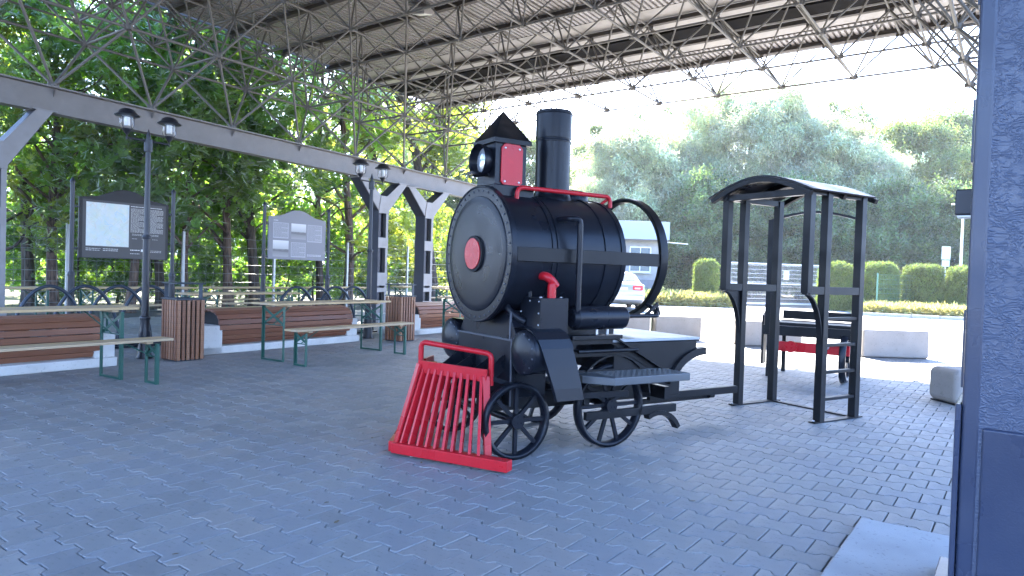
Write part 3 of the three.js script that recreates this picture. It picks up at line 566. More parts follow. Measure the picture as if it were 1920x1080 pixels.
// ------------------------------------------------------------------ square slatted bins
function bin(label, x, z, az) {
  const g = thing('litter_bin', label, 'bin', x, z, az, 0, 'square slatted litter bins'), w = .37, n = 6, sw = .040;
  part('liner', [rb(w - .09, .74, w - .09, 0, .40, 0, .01)], M.dark, g);
  for (let f = 0; f < 4; f++) for (let k = 0; k < n; k++) {
    const t = -w / 2 + .028 + (w - .056) * k / (n - 1), m = part('slat', rb(sw, .77, .022, 0, 0, 0, .004), M.binSlat[Math.floor(rnd() * 3)], g), a = f * Math.PI / 2;
    m.position.set(Math.sin(a) * w / 2 + Math.cos(a) * t, .40, Math.cos(a) * w / 2 - Math.sin(a) * t); m.rotation.y = a;
  }
  part('rim', [rb(w + .03, .02, .05, 0, .80, w / 2 - .01, .003), rb(w + .03, .02, .05, 0, .80, -w / 2 + .01, .003), rb(.05, .02, w - .07, w / 2 - .01, .80, 0, .003), rb(.05, .02, w - .07, -w / 2 + .01, .80, 0, .003)], M.rack, g);
  for (const [a, b] of [[-1, -1], [1, 1], [-1, 1], [1, -1]].slice(0, 2)) part('hood_post', rb(.05, .19, .012, a * .15, .90, b * .15, .002), M.rack, g);
  part('hood', rb(w + .02, .014, w + .02, 0, 1.0, 0, .004), M.rack, g);
  part('base', rb(w - .02, .02, w - .02, 0, .01, 0, .003), M.post, g);
}
bin('square bin with brown slats and a flat hood, beside the first lamp post', -4.30, -9.12, 36);
bin('square bin with brown slats standing beside the twin forked columns', -1.98, -12.42, 36);
// ------------------------------------------------------------------ lamp posts with two lanterns
function lampPost(label, x, z, az) {
  const g = thing('lamp_post', label, 'lamp post', x, z, az, 0, 'two-armed black lamp posts');
  part('base', lathe([[.10, 0], [.105, .02], [.085, .05], [.08, .16], [.065, .20], [.075, .22], [.075, .34], [.062, .37], [.058, .50], [.066, .52], [.066, .545], [.05, .56]], 24), M.post, g);
  part('pole', [lathe([[.045, .55], [.042, 1.56], [.056, 1.575], [.056, 1.60], [.036, 1.62], [.032, 2.70], [.032, 2.86]], 20), cyl(.052, .052, .16, 0, 2.78, 0, 20)], M.post, g);
  part('arm', [bent([V(0, 0, -.28), V(0, 0, .28)].map((p) => p.add(V(0, 2.84, 0))), .014), lathe([[.02, 2.85], [.028, 2.90], [.012, 2.96], [0, 3.0]], 12)], M.post, g);
  for (const s of [-1, 1]) {
    const l = part('lantern', [lathe([[.0, 2.80], [.012, 2.83], [.008, 2.87], [.03, 2.90], [.05, 2.93], [.058, 2.95]], 16), lathe([[.062, 3.10], [.140, 3.108], [.152, 3.120], [.11, 3.145], [.09, 3.18], [.055, 3.20], [.02, 3.208], [0, 3.21]], 24), ...[0, 1, 2, 3].map((k) => tube([V(.058, 2.94, 0), V(.088, 2.97, 0), V(.092, 3.05, 0), V(.09, 3.115, 0)].map((p) => p.applyAxisAngle(V(0, 1, 0), k * 1.5708 + .5)), .005, 10, 5))].map((q) => q.translate(0, 0, s * .28)), M.post, g);
    part('glass', lathe([[.045, 2.945], [.075, 2.965], [.085, 3.03], [.086, 3.11]], 24).translate(0, 0, s * .28), M.glass, l);
    part('lamp_tube', cyl(.034, .034, .11, 0, 3.04, s * .28, 14), M.lampCore, l);
  }
}
lampPost('black lamp post with two lanterns beside the square bin on the left', -4.80, -9.12, 123);
lampPost('black lamp post with two lanterns in front of the forked columns', -2.60, -12.66, 123);
// ------------------------------------------------------------------ spiral cycle racks: overlapping tube arches
function rack(label, x, z, n) {
  const g = thing('cycle_rack', label, 'cycle rack', x, z, FURN, 0, 'spiral cycle racks');
  for (let k = 0; k < n; k++) { const pts = []; for (let q = 0; q <= 20; q++) { const a = Math.PI * q / 20; pts.push(V((k - (n - 1) / 2) * .46 - .42 * Math.cos(a), .04 + .86 * Math.sin(a), -.12 + .24 * q / 20)); } part('arch', tube(pts, .024, 40, 10), M.rack, g); }
  part('ground_rail', [rb(n * .46 + .6, .03, .05, 0, .02, -.12, .004), rb(n * .46 + .6, .03, .05, 0, .02, .12, .004)], M.rack, g);
}
rack('dark spiral cycle rack of overlapping arches below the map board', -5.85, -9.95, 4);
rack('dark spiral cycle rack of overlapping arches below the photo board', -3.45, -12.95, 4);
// ------------------------------------------------------------------ information boards
function printed(kind) {
  const cv = document.createElement('canvas'); cv.width = 1024; cv.height = 740; const x = cv.getContext('2d'); let s = kind * 977 + 5; const q = () => (s = (s * 16807) % 2147483647) / 2147483647;
  x.fillStyle = kind ? '#77757a' : '#3a3634'; x.fillRect(0, 0, 1024, 740);
  const lines = (x0, y0, w, n, st, c, h) => { x.fillStyle = c; for (let k = 0; k < n; k++) { let p = x0; const end = x0 + w * (k % 7 === 6 ? .55 : 1); while (p < end - 6) { const l = 6 + q() * 26; x.fillRect(p, y0 + k * st, Math.min(l, end - p), h); p += l + 5; } } };
  if (!kind) {
    x.fillStyle = '#c9cdc6'; x.fillRect(40, 30, 510, 560);
    for (let k = 0; k < 260; k++) { x.globalAlpha = .10; x.fillStyle = ['#d9c9a0', '#b7cfae', '#a9c8dc', '#e6e2d8'][Math.floor(q() * 4)]; x.beginPath(); x.ellipse(50 + q() * 490, 40 + q() * 540, 12 + q() * 46, 8 + q() * 34, q() * 3, 0, 7); x.save(); x.clip(); x.fillRect(40, 30, 510, 560); x.restore(); }
    x.globalAlpha = .5; const way = (c, w, n) => { for (let k = 0; k < n; k++) { x.strokeStyle = c; x.lineWidth = w; let a = 60 + q() * 470, b = 50 + q() * 520; x.beginPath(); x.moveTo(a, b); for (let m = 0; m < 6; m++) { a = Math.max(44, Math.min(546, a + (q() - .5) * 150)); b = Math.max(34, Math.min(586, b + (q() - .5) * 150)); x.lineTo(a, b); } x.stroke(); } };
    way('#b9a88a', 2, 16); way('#8fb8d8', 5, 4); way('#cf9a70', 2, 5); x.globalAlpha = 1;
    lines(570, 40, 190, 1, 10, '#d8d4cc', 8); lines(800, 40, 180, 1, 10, '#d8d4cc', 8);
    lines(570, 68, 205, 26, 12.5, '#b5b0a9', 6); lines(800, 68, 190, 26, 12.5, '#b5b0a9', 6); lines(590, 408, 120, 2, 14, '#b5b0a9', 5); lines(810, 408, 120, 2, 14, '#b5b0a9', 5);
    x.fillStyle = '#d6d6d2'; for (const a of [590, 715, 850]) { lines(a, 470, 70, 1, 8, '#b5b0a9', 5); }
    lines(40, 620, 170, 2, 22, '#c8c4bd', 7); lines(240, 620, 180, 2, 22, '#c8c4bd', 7); lines(570, 620, 120, 1, 10, '#d8d4cc', 12); x.fillStyle = '#d8d8d4'; x.fillRect(705, 612, 60, 32); lines(800, 624, 170, 2, 18, '#b5b0a9', 6); lines(570, 670, 120, 1, 10, '#c8c4bd', 7);
  } else {
    lines(45, 30, 90, 1, 10, '#e2e2e2', 8);
    for (const [a, b, w, h] of [[40, 70, 285, 290], [690, 70, 290, 330], [375, 420, 285, 280]]) { x.fillStyle = '#98979b'; x.fillRect(a, b, w, h); lines(a + 12, b + 14, w - 24, Math.floor((h - 24) / 13), 13, '#5d5c60', 6); }
    for (const [a, b, w, h] of [[375, 70, 285, 290], [40, 400, 290, 300]]) { const gd = x.createLinearGradient(0, b, 0, b + h); gd.addColorStop(0, '#c9c8c8'); gd.addColorStop(.5, '#a7a6a7'); gd.addColorStop(.56, '#6d6b6c'); gd.addColorStop(1, '#8d8b8b'); x.fillStyle = gd; x.fillRect(a, b, w, h); x.fillStyle = '#5a5858'; x.globalAlpha = .7; x.beginPath(); x.moveTo(a, b + h * .5); for (let k = 0; k <= 10; k++) x.lineTo(a + w * k / 10, b + h * (.52 + .10 * q())); x.lineTo(a + w, b + h * .72); x.lineTo(a, b + h * .66); x.fill(); x.globalAlpha = 1; }
    lines(690, 640, 280, 2, 22, '#c6c6c8', 7);
  }
  const t = new THREE.CanvasTexture(cv); t.colorSpace = THREE.SRGBColorSpace; t.anisotropy = 8; return t;
}
function board(label, x, z, kind, y0 = 1.30) {
  const g = thing('information_board', label, 'information board', x, z, AZ * 57.2958), hw = .66, frame = kind ? std(lin(.19, .185, .195), .5) : M.board;
  for (const s of [-1, 1]) { part('post', lathe([[.05, 0], [.05, 1.0], [.058, 1.02], [.058, 1.06], [.034, 1.09], [.032, 2.46], [.04, 2.47], [.04, 2.50], [.018, 2.53], [0, 2.56]], 18).translate(s * .80, 0, 0), M.post, g); part('bracket', [rb(.07, .03, .02, s * .735, 1.45, 0), rb(.07, .03, .02, s * .735, 2.1, 0)], M.post, g); }
  const pts = [[-hw - .05, y0], [hw + .05, y0], [hw + .05, 2.26], [.42, 2.30]]; for (let k = 0; k <= 10; k++) { const a = k / 10; pts.push([.34 - .68 * a, 2.335 + .10 * Math.sin(Math.PI * a)]); } pts.push([-.42, 2.30], [-hw - .05, 2.26]);
  part('panel', plate(pts, .035, .004), frame, g);
  part('print', new THREE.PlaneGeometry(1.32, 2.24 - y0 - .02).translate(0, (2.24 + y0) / 2, .0205), std(0xffffff, .45, 0, { map: printed(kind) }), g);
}
board('dark information board with a pale map beside the first lamp post', -6.43, -11.54, 0);
board('grey information board with photographs left of the forked columns', -4.52, -14.6, 1, 1.40);

// ------------------------------------------------------------------ concrete blocks on the square
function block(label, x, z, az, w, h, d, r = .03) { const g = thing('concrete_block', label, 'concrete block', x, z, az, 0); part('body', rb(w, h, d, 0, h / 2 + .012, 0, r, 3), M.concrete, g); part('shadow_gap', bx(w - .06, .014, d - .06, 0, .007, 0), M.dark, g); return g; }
block('long pale concrete block in the sun right of the cab ladder', 6.65, -12.22, 91, 1.13, .47, .5);
block('pale concrete block seen between the cab posts, behind the tender wagon', 5.0, -13.6, 91, 1.2, .47, .5);
block('pale concrete block in the sun behind the engine platform, left one', 2.35, -14.35, 88, .95, .47, .5);
block('pale concrete block in the sun behind the engine platform, right one', 3.42, -14.45, 88, .95, .47, .5);
block('rounded concrete block in the shade beside the blue column', 5.04, -7.6, 84, .66, .37, .46, .075);
{ // shrub fence behind the left blocks: two thin green posts
  const g = thing('post_pair', 'two thin green metal posts between the sunlit concrete blocks', 'posts', 2.89, -14.5, 90); for (const s of [-1, 1]) part('post', rb(.03, .48, .03, s * .05, .24, 0, .004), M.green, g);
}
// ------------------------------------------------------------------ sedan, seen from behind
{
  const g = thing('parked_car', 'silver sedan parked behind the engine, its red tail lamp showing', 'car', 4.05, -27.6, 2), paint = new THREE.MeshPhysicalMaterial({ color: lin(.34, .345, .35), roughness: .3, metalness: .5, clearcoat: 1, clearcoatRoughness: .08, side: THREE.DoubleSide });
  // side section along x (front is +x), lofted across with tumblehome
  const prof = [[-2.2, .38], [-2.25, .62], [-2.2, .95], [-2.12, 1.02], [-1.55, 1.07], [-.85, 1.40], [-.3, 1.46], [.35, 1.42], [1.0, 1.02], [1.9, .86], [2.2, .68], [2.24, .40], [1.9, .26], [-1.9, .26]];
  const pos = [], idx = [], secs = [-1, -.93, -.6, 0, .6, .93, 1], n = prof.length;
  for (const s of secs) for (const [x, y] of prof) { const k = y > 1.0 ? 1 - (y - 1.0) * .45 : 1, e = 1 - .06 * Math.pow(Math.abs(s), 6); pos.push(x * (1 - .05 * s * s), .26 + (y - .26) * e, .88 * s * k); }
  for (let a = 0; a < secs.length - 1; a++) for (let k = 0; k < n; k++) { const p = a * n + k, q = a * n + (k + 1) % n; idx.push(p, q, p + n, q, q + n, p + n); }
  for (const a of [0, secs.length - 1]) for (let k = 1; k < n - 1; k++) idx.push(a * n, a * n + k, a * n + k + 1);
  const b = new THREE.BufferGeometry(); b.setAttribute('position', new THREE.Float32BufferAttribute(pos, 3)); b.setAttribute('uv', new THREE.Float32BufferAttribute(new Float32Array(pos.length / 3 * 2), 2)); b.setIndex(idx); b.computeVertexNormals();
  part('body', b, paint, g);
  const gl = std(lin(.03, .035, .04), .08, .2);
  part('rear_window', bar(V(-1.50, 1.10, 0), V(-.90, 1.385, 0), 1.25, .012), gl, g); part('windscreen', bar(V(.42, 1.40, 0), V(.98, 1.06, 0), 1.25, .012), gl, g);
  for (const s of [-1, 1]) { part('side_window', plate([[-1.1, 1.06], [-.65, 1.34], [.3, 1.36], [.8, 1.06]], .012).rotateX(-s * .33).translate(0, .0 + .06, s * (.80 + .32 * 0)), gl, g); part('tail_lamp', rb(.06, .17, .36, -2.19, .86, s * .62, .02), std(lin(.55, .02, .03), .25), g); part('reflector', rb(.05, .05, .2, -2.205, .84, s * .60, .01), std(lin(.7, .6, .6), .3), g); }
  part('number_plate', rb(.012, .11, .50, -2.225, .82, 0, .003), M.white, g); part('bumper', rb(.10, .22, 1.66, -2.20, .50, 0, .04, 3), paint, g);
  for (const x of [-1.35, 1.35]) for (const s of [-1, 1]) { const w = part('wheel', lathe([[.2, -.1], [.31, -.1], [.325, -.06], [.325, .06], [.31, .1], [.2, .1]], 28).rotateX(Math.PI / 2).translate(x, .325, s * .78), std(lin(.015, .015, .015), .9), g); part('rim', cyl(.2, .2, .12, x, .325, s * .80, 20, 'z'), M.galv, w); }
}
// ------------------------------------------------------------------ low service building
{
  const g = thing('service_building', 'low white service building with pale blue fascia behind the engine', 'building', 3.3, -39, 88, .22), wall = std(lin(.34, .34, .34), .8, 0, { map: tConc }), fas = std(lin(.30, .35, .42), .5), gls = std(lin(.05, .08, .10), .1, .2), fr = std(lin(.62, .62, .6), .5), plinth = std(lin(.22, .22, .24), .85, 0, { map: tConc });
  const w = part('wall', [bx(9.2, 2.1, 4, -.2, 1.95, 0)], wall, g); part('plinth', bx(9.24, .9, 4.04, -.2, .45, 0), plinth, g);
  for (const s of [0, 1]) part('fascia_panel', rb(4.9, .95, 4.9, -2.55 + s * 4.93, 3.50, 0, .01), fas, g); part('soffit', bx(9.8, .06, 4.8, -.1, 2.98, 0), M.fascia, g);
  for (const [x, ww] of [[-3.4, 1.4], [-1.7, 1.4], [.2, 1.5], [1.9, 1.3], [3.4, 1.1]]) { const f = part('window', [rb(ww, .07, .06, x, 2.62, 2.02), rb(ww, .07, .06, x, 1.32, 2.02), rb(.07, 1.3, .06, x - ww / 2, 1.97, 2.02), rb(.07, 1.3, .06, x + ww / 2, 1.97, 2.02), rb(.05, 1.3, .05, x, 1.97, 2.02)], fr, g); part('pane', bx(ww, 1.3, .012, x, 1.97, 2.008), gls, f); part('sill', rb(ww + .1, .04, .16, x, 1.26, 2.06), fr, f); }
  part('downpipe', cyl(.05, .05, 2.9, 1.05, 1.5, 2.08, 12), fr, g); part('canopy_arm', rod(V(4.4, 2.95, 2), V(5.9, 2.85, 2.2), .025, 8), fr, g);
}
// ------------------------------------------------------------------ gate and mesh fence along the verge
function meshPanel(parent, name, x0, x1, y0, y1, sx, sy, r, m) { const o = []; for (let x = x0; x <= x1 + .001; x += sx) o.push(rod(V(x, y0, 0), V(x, y1, 0), r, 4)); part(name, o, m, parent, { kind: 'stuff' }); for (let y = y0; y <= y1 + .001; y += sy) part('horizontal_wire', [rod(V(x0, y, .008), V(x1, y, .008), r * 1.5, 5), rod(V(x0, y, -.008), V(x1, y, -.008), r * 1.5, 5)], m, parent); }
{
  const g = thing('mesh_gate', 'pale grey double-wire mesh gate between two posts, behind the cab', 'gate', 12.75, -33.7, 75.6), white = std(lin(.62, .63, .64), .5, .2);
  for (const x of [-2.6, 2.6]) part('post', [rb(.12, 2.25, .12, x, 1.12, 0, .01), rb(.14, .02, .14, x, 2.26, 0, .004)], white, g);
  for (const s of [-1, 1]) part('leaf_frame', [rb(.05, 1.95, .05, s * .06, 1.12, 0), rb(.05, 1.95, .05, s * 2.48, 1.12, 0), rb(2.42, .06, .05, s * 1.27, .16, 0), rb(2.42, .06, .05, s * 1.27, 2.08, 0), rb(2.42, .05, .05, s * 1.27, 1.12, 0)], white, g);
  meshPanel(g, 'mesh', -2.45, 2.45, .2, 2.05, .06, .2, .004, white);
  part('notice_plate', rb(.32, .42, .012, .55, 1.55, .04, .004), M.white, g);
  const f = thing('mesh_fence', 'fine green wire mesh fence in front of the clipped hedge', 'fence', 18.3, -31.0, 62.2), gm = std(lin(.10, .22, .16), .5, .2);
  for (let k = 0; k < 4; k++) part('post', rb(.05, 1.75, .05, -3.2 + k * 2.5, .87, 0, .004), gm, f);
  meshPanel(f, 'mesh', -3.2, 4.3, .08, 1.68, .1, .2, .003, gm);
}
{ // mesh fence along the wood
  const g = thing('wood_fence', 'grey wire mesh fence with square posts along the edge of the wood', 'fence', -6.7, -19.3, AZ * 57.2958);
  for (let k = -4; k < 5; k++) part('post', rb(.06, 2.05, .06, k * 2.6 + .1, 1.02, 0, .004), M.galv, g);
  const o = []; for (let x = -10.3; x < 10.5; x += .2) o.push(rod(V(x, .05, 0), V(x, 1.95, 0), .0035, 4)); part('mesh', o, std(lin(.16, .17, .16), .6, .3), g, { kind: 'stuff' });
  for (let y = .1; y <= 1.95; y += .23) part('horizontal_wire', rod(V(-10.3, y, 0), V(10.5, y, 0), .006, 4), std(lin(.2, .21, .2), .6, .3), g);
}
{ // thin white mast and small signs beyond the hedge
  const m = thing('street_mast', 'thin white street lamp mast beyond the hedge, beside the lamp box', 'lamp post', 21.6, -33.6, 90); part('mast', lathe([[.075, 0], [.07, 1], [.045, 5.2], [.05, 5.22], [0, 5.24]], 12), M.white, m); part('head', rb(.6, .07, .18, -.25, 5.22, 0, .02), M.white, m);
  const s = thing('road_sign', 'small white road sign on a thin post above the hedge', 'sign', 20.6, -33.2, 90); part('post', cyl(.03, .03, 2.9, 0, 1.45, 0, 10), M.galv, s); part('sign_plate', rb(.42, .62, .02, 0, 2.85, .03, .006), M.white, s); part('lower_plate', rb(.36, .3, .02, 0, 2.35, .03, .006), M.white, s);
}

// ------------------------------------------------------------------ vegetation
function leafShape(kind) { // one leaf, base at the origin, along +y, gently folded
  const o = [], tri = (a, b, c) => o.push(...a, ...b, ...c);
  if (kind === 'maple') { const P = [[0, 0], [.34, .12], [.52, .42], [.27, .50], [.36, .84], [.12, .72], [0, 1.08]]; for (let k = 1; k < P.length; k++) for (const s of [-1, 1]) { const a = P[k - 1], b = P[k], f = (p) => [s * p[0], p[1], Math.abs(p[0]) * .28 - p[1] * p[1] * .12]; tri(f([0, .3 + .12 * k * .5]), f(a), f(b)); } }
  else if (kind === 'oval') { const f = (x, y) => [x, y, Math.abs(x) * .35 - y * y * .15]; for (const s of [-1, 1]) { tri(f(0, 0), f(s * .27, .4), f(0, .5)); tri(f(s * .27, .4), f(0, 1), f(0, .5)); } }
  else { const f = (x, y) => [x, y, -y * y * .2]; for (const s of [-1, 1]) { tri(f(0, 0), f(s * .10, .45), f(0, 1)); } }
  return o;
}
function cluster(kind, n, size, spread) { // a sprig of leaves
  const base = leafShape(kind), pos = [], m = new THREE.Matrix4(), q = new THREE.Quaternion(), v = V(0, 0, 0);
  for (let k = 0; k < n; k++) {
    q.setFromEuler(new THREE.Euler(rr(-1.3, 1.3) + (kind === 'narrow' ? 1.9 : 1.1), rr(0, 6.283), rr(-.8, .8), 'YXZ')); const s = size * rr(.7, 1.25);
    m.compose(V(gauss() * spread, gauss() * spread * .8, gauss() * spread), q, V(s, s, s));
    for (let i = 0; i < base.length; i += 3) { v.set(base[i], base[i + 1], base[i + 2]).applyMatrix4(m); pos.push(v.x, v.y, v.z); }
  }
  const g = new THREE.BufferGeometry(); g.setAttribute('position', new THREE.Float32BufferAttribute(pos, 3)); g.setAttribute('uv', new THREE.Float32BufferAttribute(new Float32Array(pos.length / 3 * 2), 2)); g.computeVertexNormals(); return g;
}
const LF = { maple: cluster('maple', 8, .15, .20), mapleBig: cluster('maple', 10, .22, .32), oval: cluster('oval', 12, .10, .19), willow: cluster('narrow', 34, .22, .34), ovalFar: cluster('oval', 30, .17, .36), wood: cluster('oval', 14, .42, .75), thuja: cluster('narrow', 16, .12, .09), grass: cluster('narrow', 10, .34, .10) };
const LM = { maple: leafMat(.17, .31, .026, .85), dark: leafMat(.12, .25, .024, .84), yellow: leafMat(.24, .31, .03, .84), willow: leafMat(.42, .47, .30, .36), far: leafMat(.17, .23, .065, .36), farYellow: leafMat(.15, .20, .045, .28), darkFar: leafMat(.10, .165, .045, .45), wood: leafMat(.08, .14, .03, .5), thuja: leafMat(.15, .21, .035, .3), grass: leafMat(.38, .36, .11, .35) };
function foliage(name, parent, geo, mat, n, place, sc, kind) { // n sprigs, place() -> point
  const im = new THREE.InstancedMesh(geo, mat, n), m = new THREE.Matrix4(), q = new THREE.Quaternion(), c = new THREE.Color();
  for (let k = 0; k < n; k++) { const p = place(k), s = sc * rr(.75, 1.25); q.setFromEuler(new THREE.Euler(rr(-.5, .5), rr(0, 6.283), rr(-.5, .5))); im.setMatrixAt(k, m.compose(p, q, V(s, s, s))); const b = rr(.62, 1.42) * (p.w ?? 1); im.setColorAt(k, c.setRGB(b * rr(.85, 1.2), b, b * rr(.7, 1.1))); }
  im.name = name; im.castShadow = im.receiveShadow = true; if (kind) im.userData.kind = kind; parent.add(im); return im;
}
function loft(pts, rad, seg = 9) { // tapered limb along points
  const curve = new THREE.CatmullRomCurve3(pts), n = Math.max(6, pts.length * 4), pos = [], uv = [], idx = [], fr = curve.computeFrenetFrames(n), L = curve.getLength(), ph = rnd() * 6;
  for (let k = 0; k <= n; k++) { const t = k / n, p = curve.getPointAt(t), r0 = rad(t); for (let q = 0; q <= seg; q++) { const a = q / seg * 6.2832, r = r0 * (1 + .10 * Math.sin(a * 3 + ph + t * 5)), c = fr.normals[k].clone().multiplyScalar(Math.cos(a) * r).addScaledVector(fr.binormals[k], Math.sin(a) * r).add(p); pos.push(c.x, c.y, c.z); uv.push(q / seg * Math.max(.25, rad(0) * 6), t * L * .7); } }
  for (let k = 0; k < n; k++) for (let q = 0; q < seg; q++) { const a = k * (seg + 1) + q; idx.push(a, a + seg + 1, a + 1, a + 1, a + seg + 1, a + seg + 2); }
  const g = new THREE.BufferGeometry(); g.setAttribute('position', new THREE.Float32BufferAttribute(pos, 3)); g.setAttribute('uv', new THREE.Float32BufferAttribute(uv, 2)); g.setIndex(idx); g.computeVertexNormals(); return g;
}
function tree(name, label, group, x, z, o) { // o: h, r (trunk), cr (crown radius), c0 (crown start), n sprigs, geo, mat, sc, lean, bark, clumps
  seed = [...label].reduce((a, c) => (Math.imul(a, 31) + c.charCodeAt(0)) | 0, 17);
  const g = thing(name, label, 'tree', x, z, rr(0, 360), 0, group), lx = o.lean?.[0] ?? rr(-.5, .5), lz = o.lean?.[1] ?? rr(-.5, .5);
  if (o.lean) g.rotation.y = 0;
  const at = (t) => V(lx * t * t + .12 * Math.sin(t * 7 + x), o.h * t, lz * t * t + .12 * Math.cos(t * 6 + z)), tp = [0, .12, .3, .5, .7, .86].map(at);
  const limbs = [loft(tp, (t) => o.r * (1 - .78 * t) * (1 + .5 * Math.exp(-t * 26)), 10)], clumps = [], nc = o.clumps ?? 16;
  for (let k = 0; k < nc; k++) {
    const t = o.c0 / o.h + (1 - o.c0 / o.h) * (k + .5) / nc, y = t, f = (t - o.c0 / o.h) / (1 - o.c0 / o.h), fall = o.dome ? Math.sqrt(Math.max(.02, 1 - Math.pow(f, o.dome))) * (.6 + .4 * Math.min(1, f * 4)) : Math.sin(Math.PI * Math.min(1, .18 + .82 * Math.pow(f, o.top ?? .8))), a = k * 2.4 + rr(-.6, .6), rad = o.cr * fall * Math.sqrt(rr(.12, 1)), b = at(Math.min(.86, t * .82)), e = at(Math.min(1, t)).add(V(Math.cos(a) * rad, rr(-.3, .5), Math.sin(a) * rad));
    clumps.push([e, o.cr * (o.blob ?? .42) * rr(.6, 1.4), rr(.75, 1.2)]);
    if (rad > .4 && b.y < e.y + 2 && (nc < 40 || k % 4 === 0)) limbs.push(loft([b.clone().add(V(0, -.25 * rad, 0)), b.clone().lerp(e, .35).add(V(rr(-.2, .2) * rad, rr(-.2, .1) * rad, rr(-.2, .2) * rad)), b.clone().lerp(e, .7).add(V(rr(-.15, .15) * rad, 0, rr(-.15, .15) * rad)), e], (q) => o.r * .34 * (1 - .9 * q), 6));
  }
  part('trunk', limbs, o.bark ?? M.bark, g);
  foliage('crown', g, o.geo, o.mat, o.n, (k) => { if (o.dome && k % 4 === 3) { const f = Math.pow(rnd(), .8), a = rnd() * 6.283, q = Math.pow(rnd(), .4) * o.cr * .92 * Math.sqrt(Math.max(.02, 1 - Math.pow(f, o.dome))) * (.6 + .4 * Math.min(1, f * 4)), m = at(f * .97).add(V(Math.cos(a) * q, (o.c0 - o.c0 * f), Math.sin(a) * q)); m.w = .9; return m; } const [c, r, w] = clumps[k % clumps.length], p = V(gauss(), gauss() * .75, gauss()).multiplyScalar(r * .85).add(c); if (p.y < .2) p.y = .2 + rnd() * .5; p.w = w; return p; }, o.sc ?? 1, 'stuff');
  return g;
}
{ // wood on the left
  const GR = 'broadleaf trees of the wood on the left';
  const px = (u, d) => [(u - 960) / 1305 * d, -d]; // surveyed bearings of the trunks
  const list = [
    [104, 16, .125, 'slim straight trunk rising behind the map board, left of the first lanterns', 1, 'maple'], [52, 17.5, .15, 'dark trunk behind the left column', 0, 'dark'], [242, 17.2, .11, 'thin trunk standing behind the first lamp post', 1, 'maple'],
    [296, 19, .12, 'trunk just right of the first lamp post, above the map board', 0, 'maple'], [352, 18.2, .10, 'reddish thin trunk between the map board and the photo board', 1, 'dark'], [430, 19.4, .13, 'trunk left of the photo board, second from it', 1, 'maple'],
    [470, 20.4, .16, 'thick dark trunk behind the left post of the photo board', 0, 'dark'], [598, 22, .12, 'trunk above the photo board near its right post', 0, 'maple'], [645, 23, .17, 'thick trunk between the photo board and the second lamp post', 1, 'yellow'],
    [-40, 15, .14, 'leafy tree hanging into the upper left corner', 0, 'yellow'], [700, 26, .16, 'bright tree behind the second lamp post', 0, 'yellow'], [395, 25, .15, 'tree standing deep behind the photo board', 0, 'yellow'],
    [-120, 20, .16, 'tree outside the left edge with boughs under the beam', 0, 'maple'], [800, 34, .18, 'bright loose tree behind the twin columns', 0, 'yellow']];
  for (const [u, d, r, l, pale, kind] of list) {
    const [x, z] = px(u, d), h = d * .34 + rr(2.4, 3.6);
    tree('wood_tree', l, GR, x, z, { h, r, cr: rr(2.5, 3.3), c0: rr(1.7, 2.6), n: d < 16.5 ? 620 : d < 20 ? 360 : 150, geo: d < 18 ? LF.maple : LF.mapleBig, mat: LM[kind], sc: 1.2, bark: pale ? M.barkPale : M.bark, clumps: 22, top: .5, blob: .36 });
  }
  // old leaning tree at the roof corner
  { const [x, z] = px(812, 27); tree('leaning_tree', 'thick leaning trunk rising behind the forked columns towards the roof corner', null, x, z, { h: 13, r: .24, cr: 3.2, c0: 5.6, n: 900, geo: LF.mapleBig, mat: LM.yellow, lean: [-4.2, -.5], bark: M.bark, clumps: 16 }); }
  // understory bushes
  const bs = [[-20, 18], [75, 19.8], [150, 19], [215, 21], [280, 20], [345, 22], [410, 22], [470, 22], [535, 24], [590, 23.5], [640, 26], [690, 26], [745, 29], [800, 28], [850, 31], [60, 24], [300, 27], [500, 28]];
  bs.forEach(([u, d], k) => { const [x, z] = px(u, d); tree('understory_bush', ['leafy bush under the wood trees, ' + ['at the left edge', 'behind the left column', 'left of the map board', 'behind the map board', 'right of the map board', 'between the boards', 'left of the photo board by the thin trunk', 'at the photo board', 'below the right side of the photo board', 'just right of the photo board', 'left of the second lamp post', 'behind the second lamp post', 'between the twin columns', 'right of the twin columns', 'beside the engine front', 'deep at the left', 'deep between the boards', 'deep behind the photo board'][k]][0], 'bushes under the trees of the wood', x, z, { h: rr(2.6, 3.8), r: .04, cr: rr(1.3, 1.8), c0: .3, n: 300, geo: LF.maple, mat: [LM.dark, LM.maple, LM.yellow][u > 640 ? 2 : k % 2], clumps: 12, top: .6 }); });
  // unbroken wood far behind
  const far = tag(new THREE.Group(), 'dense dark mass of woodland far behind the boards', 'woodland', null, 'stuff'); far.name = 'distant_wood'; scene.add(far);
  foliage('foliage', far, LF.wood, LM.far, 1700, () => { const d = rr(42, 60), u = rr(-420, 760); return V((u - 960) / 1305 * d, Math.pow(rnd(), 1.3) * 12, -d); }, 1.35, 'stuff');
}
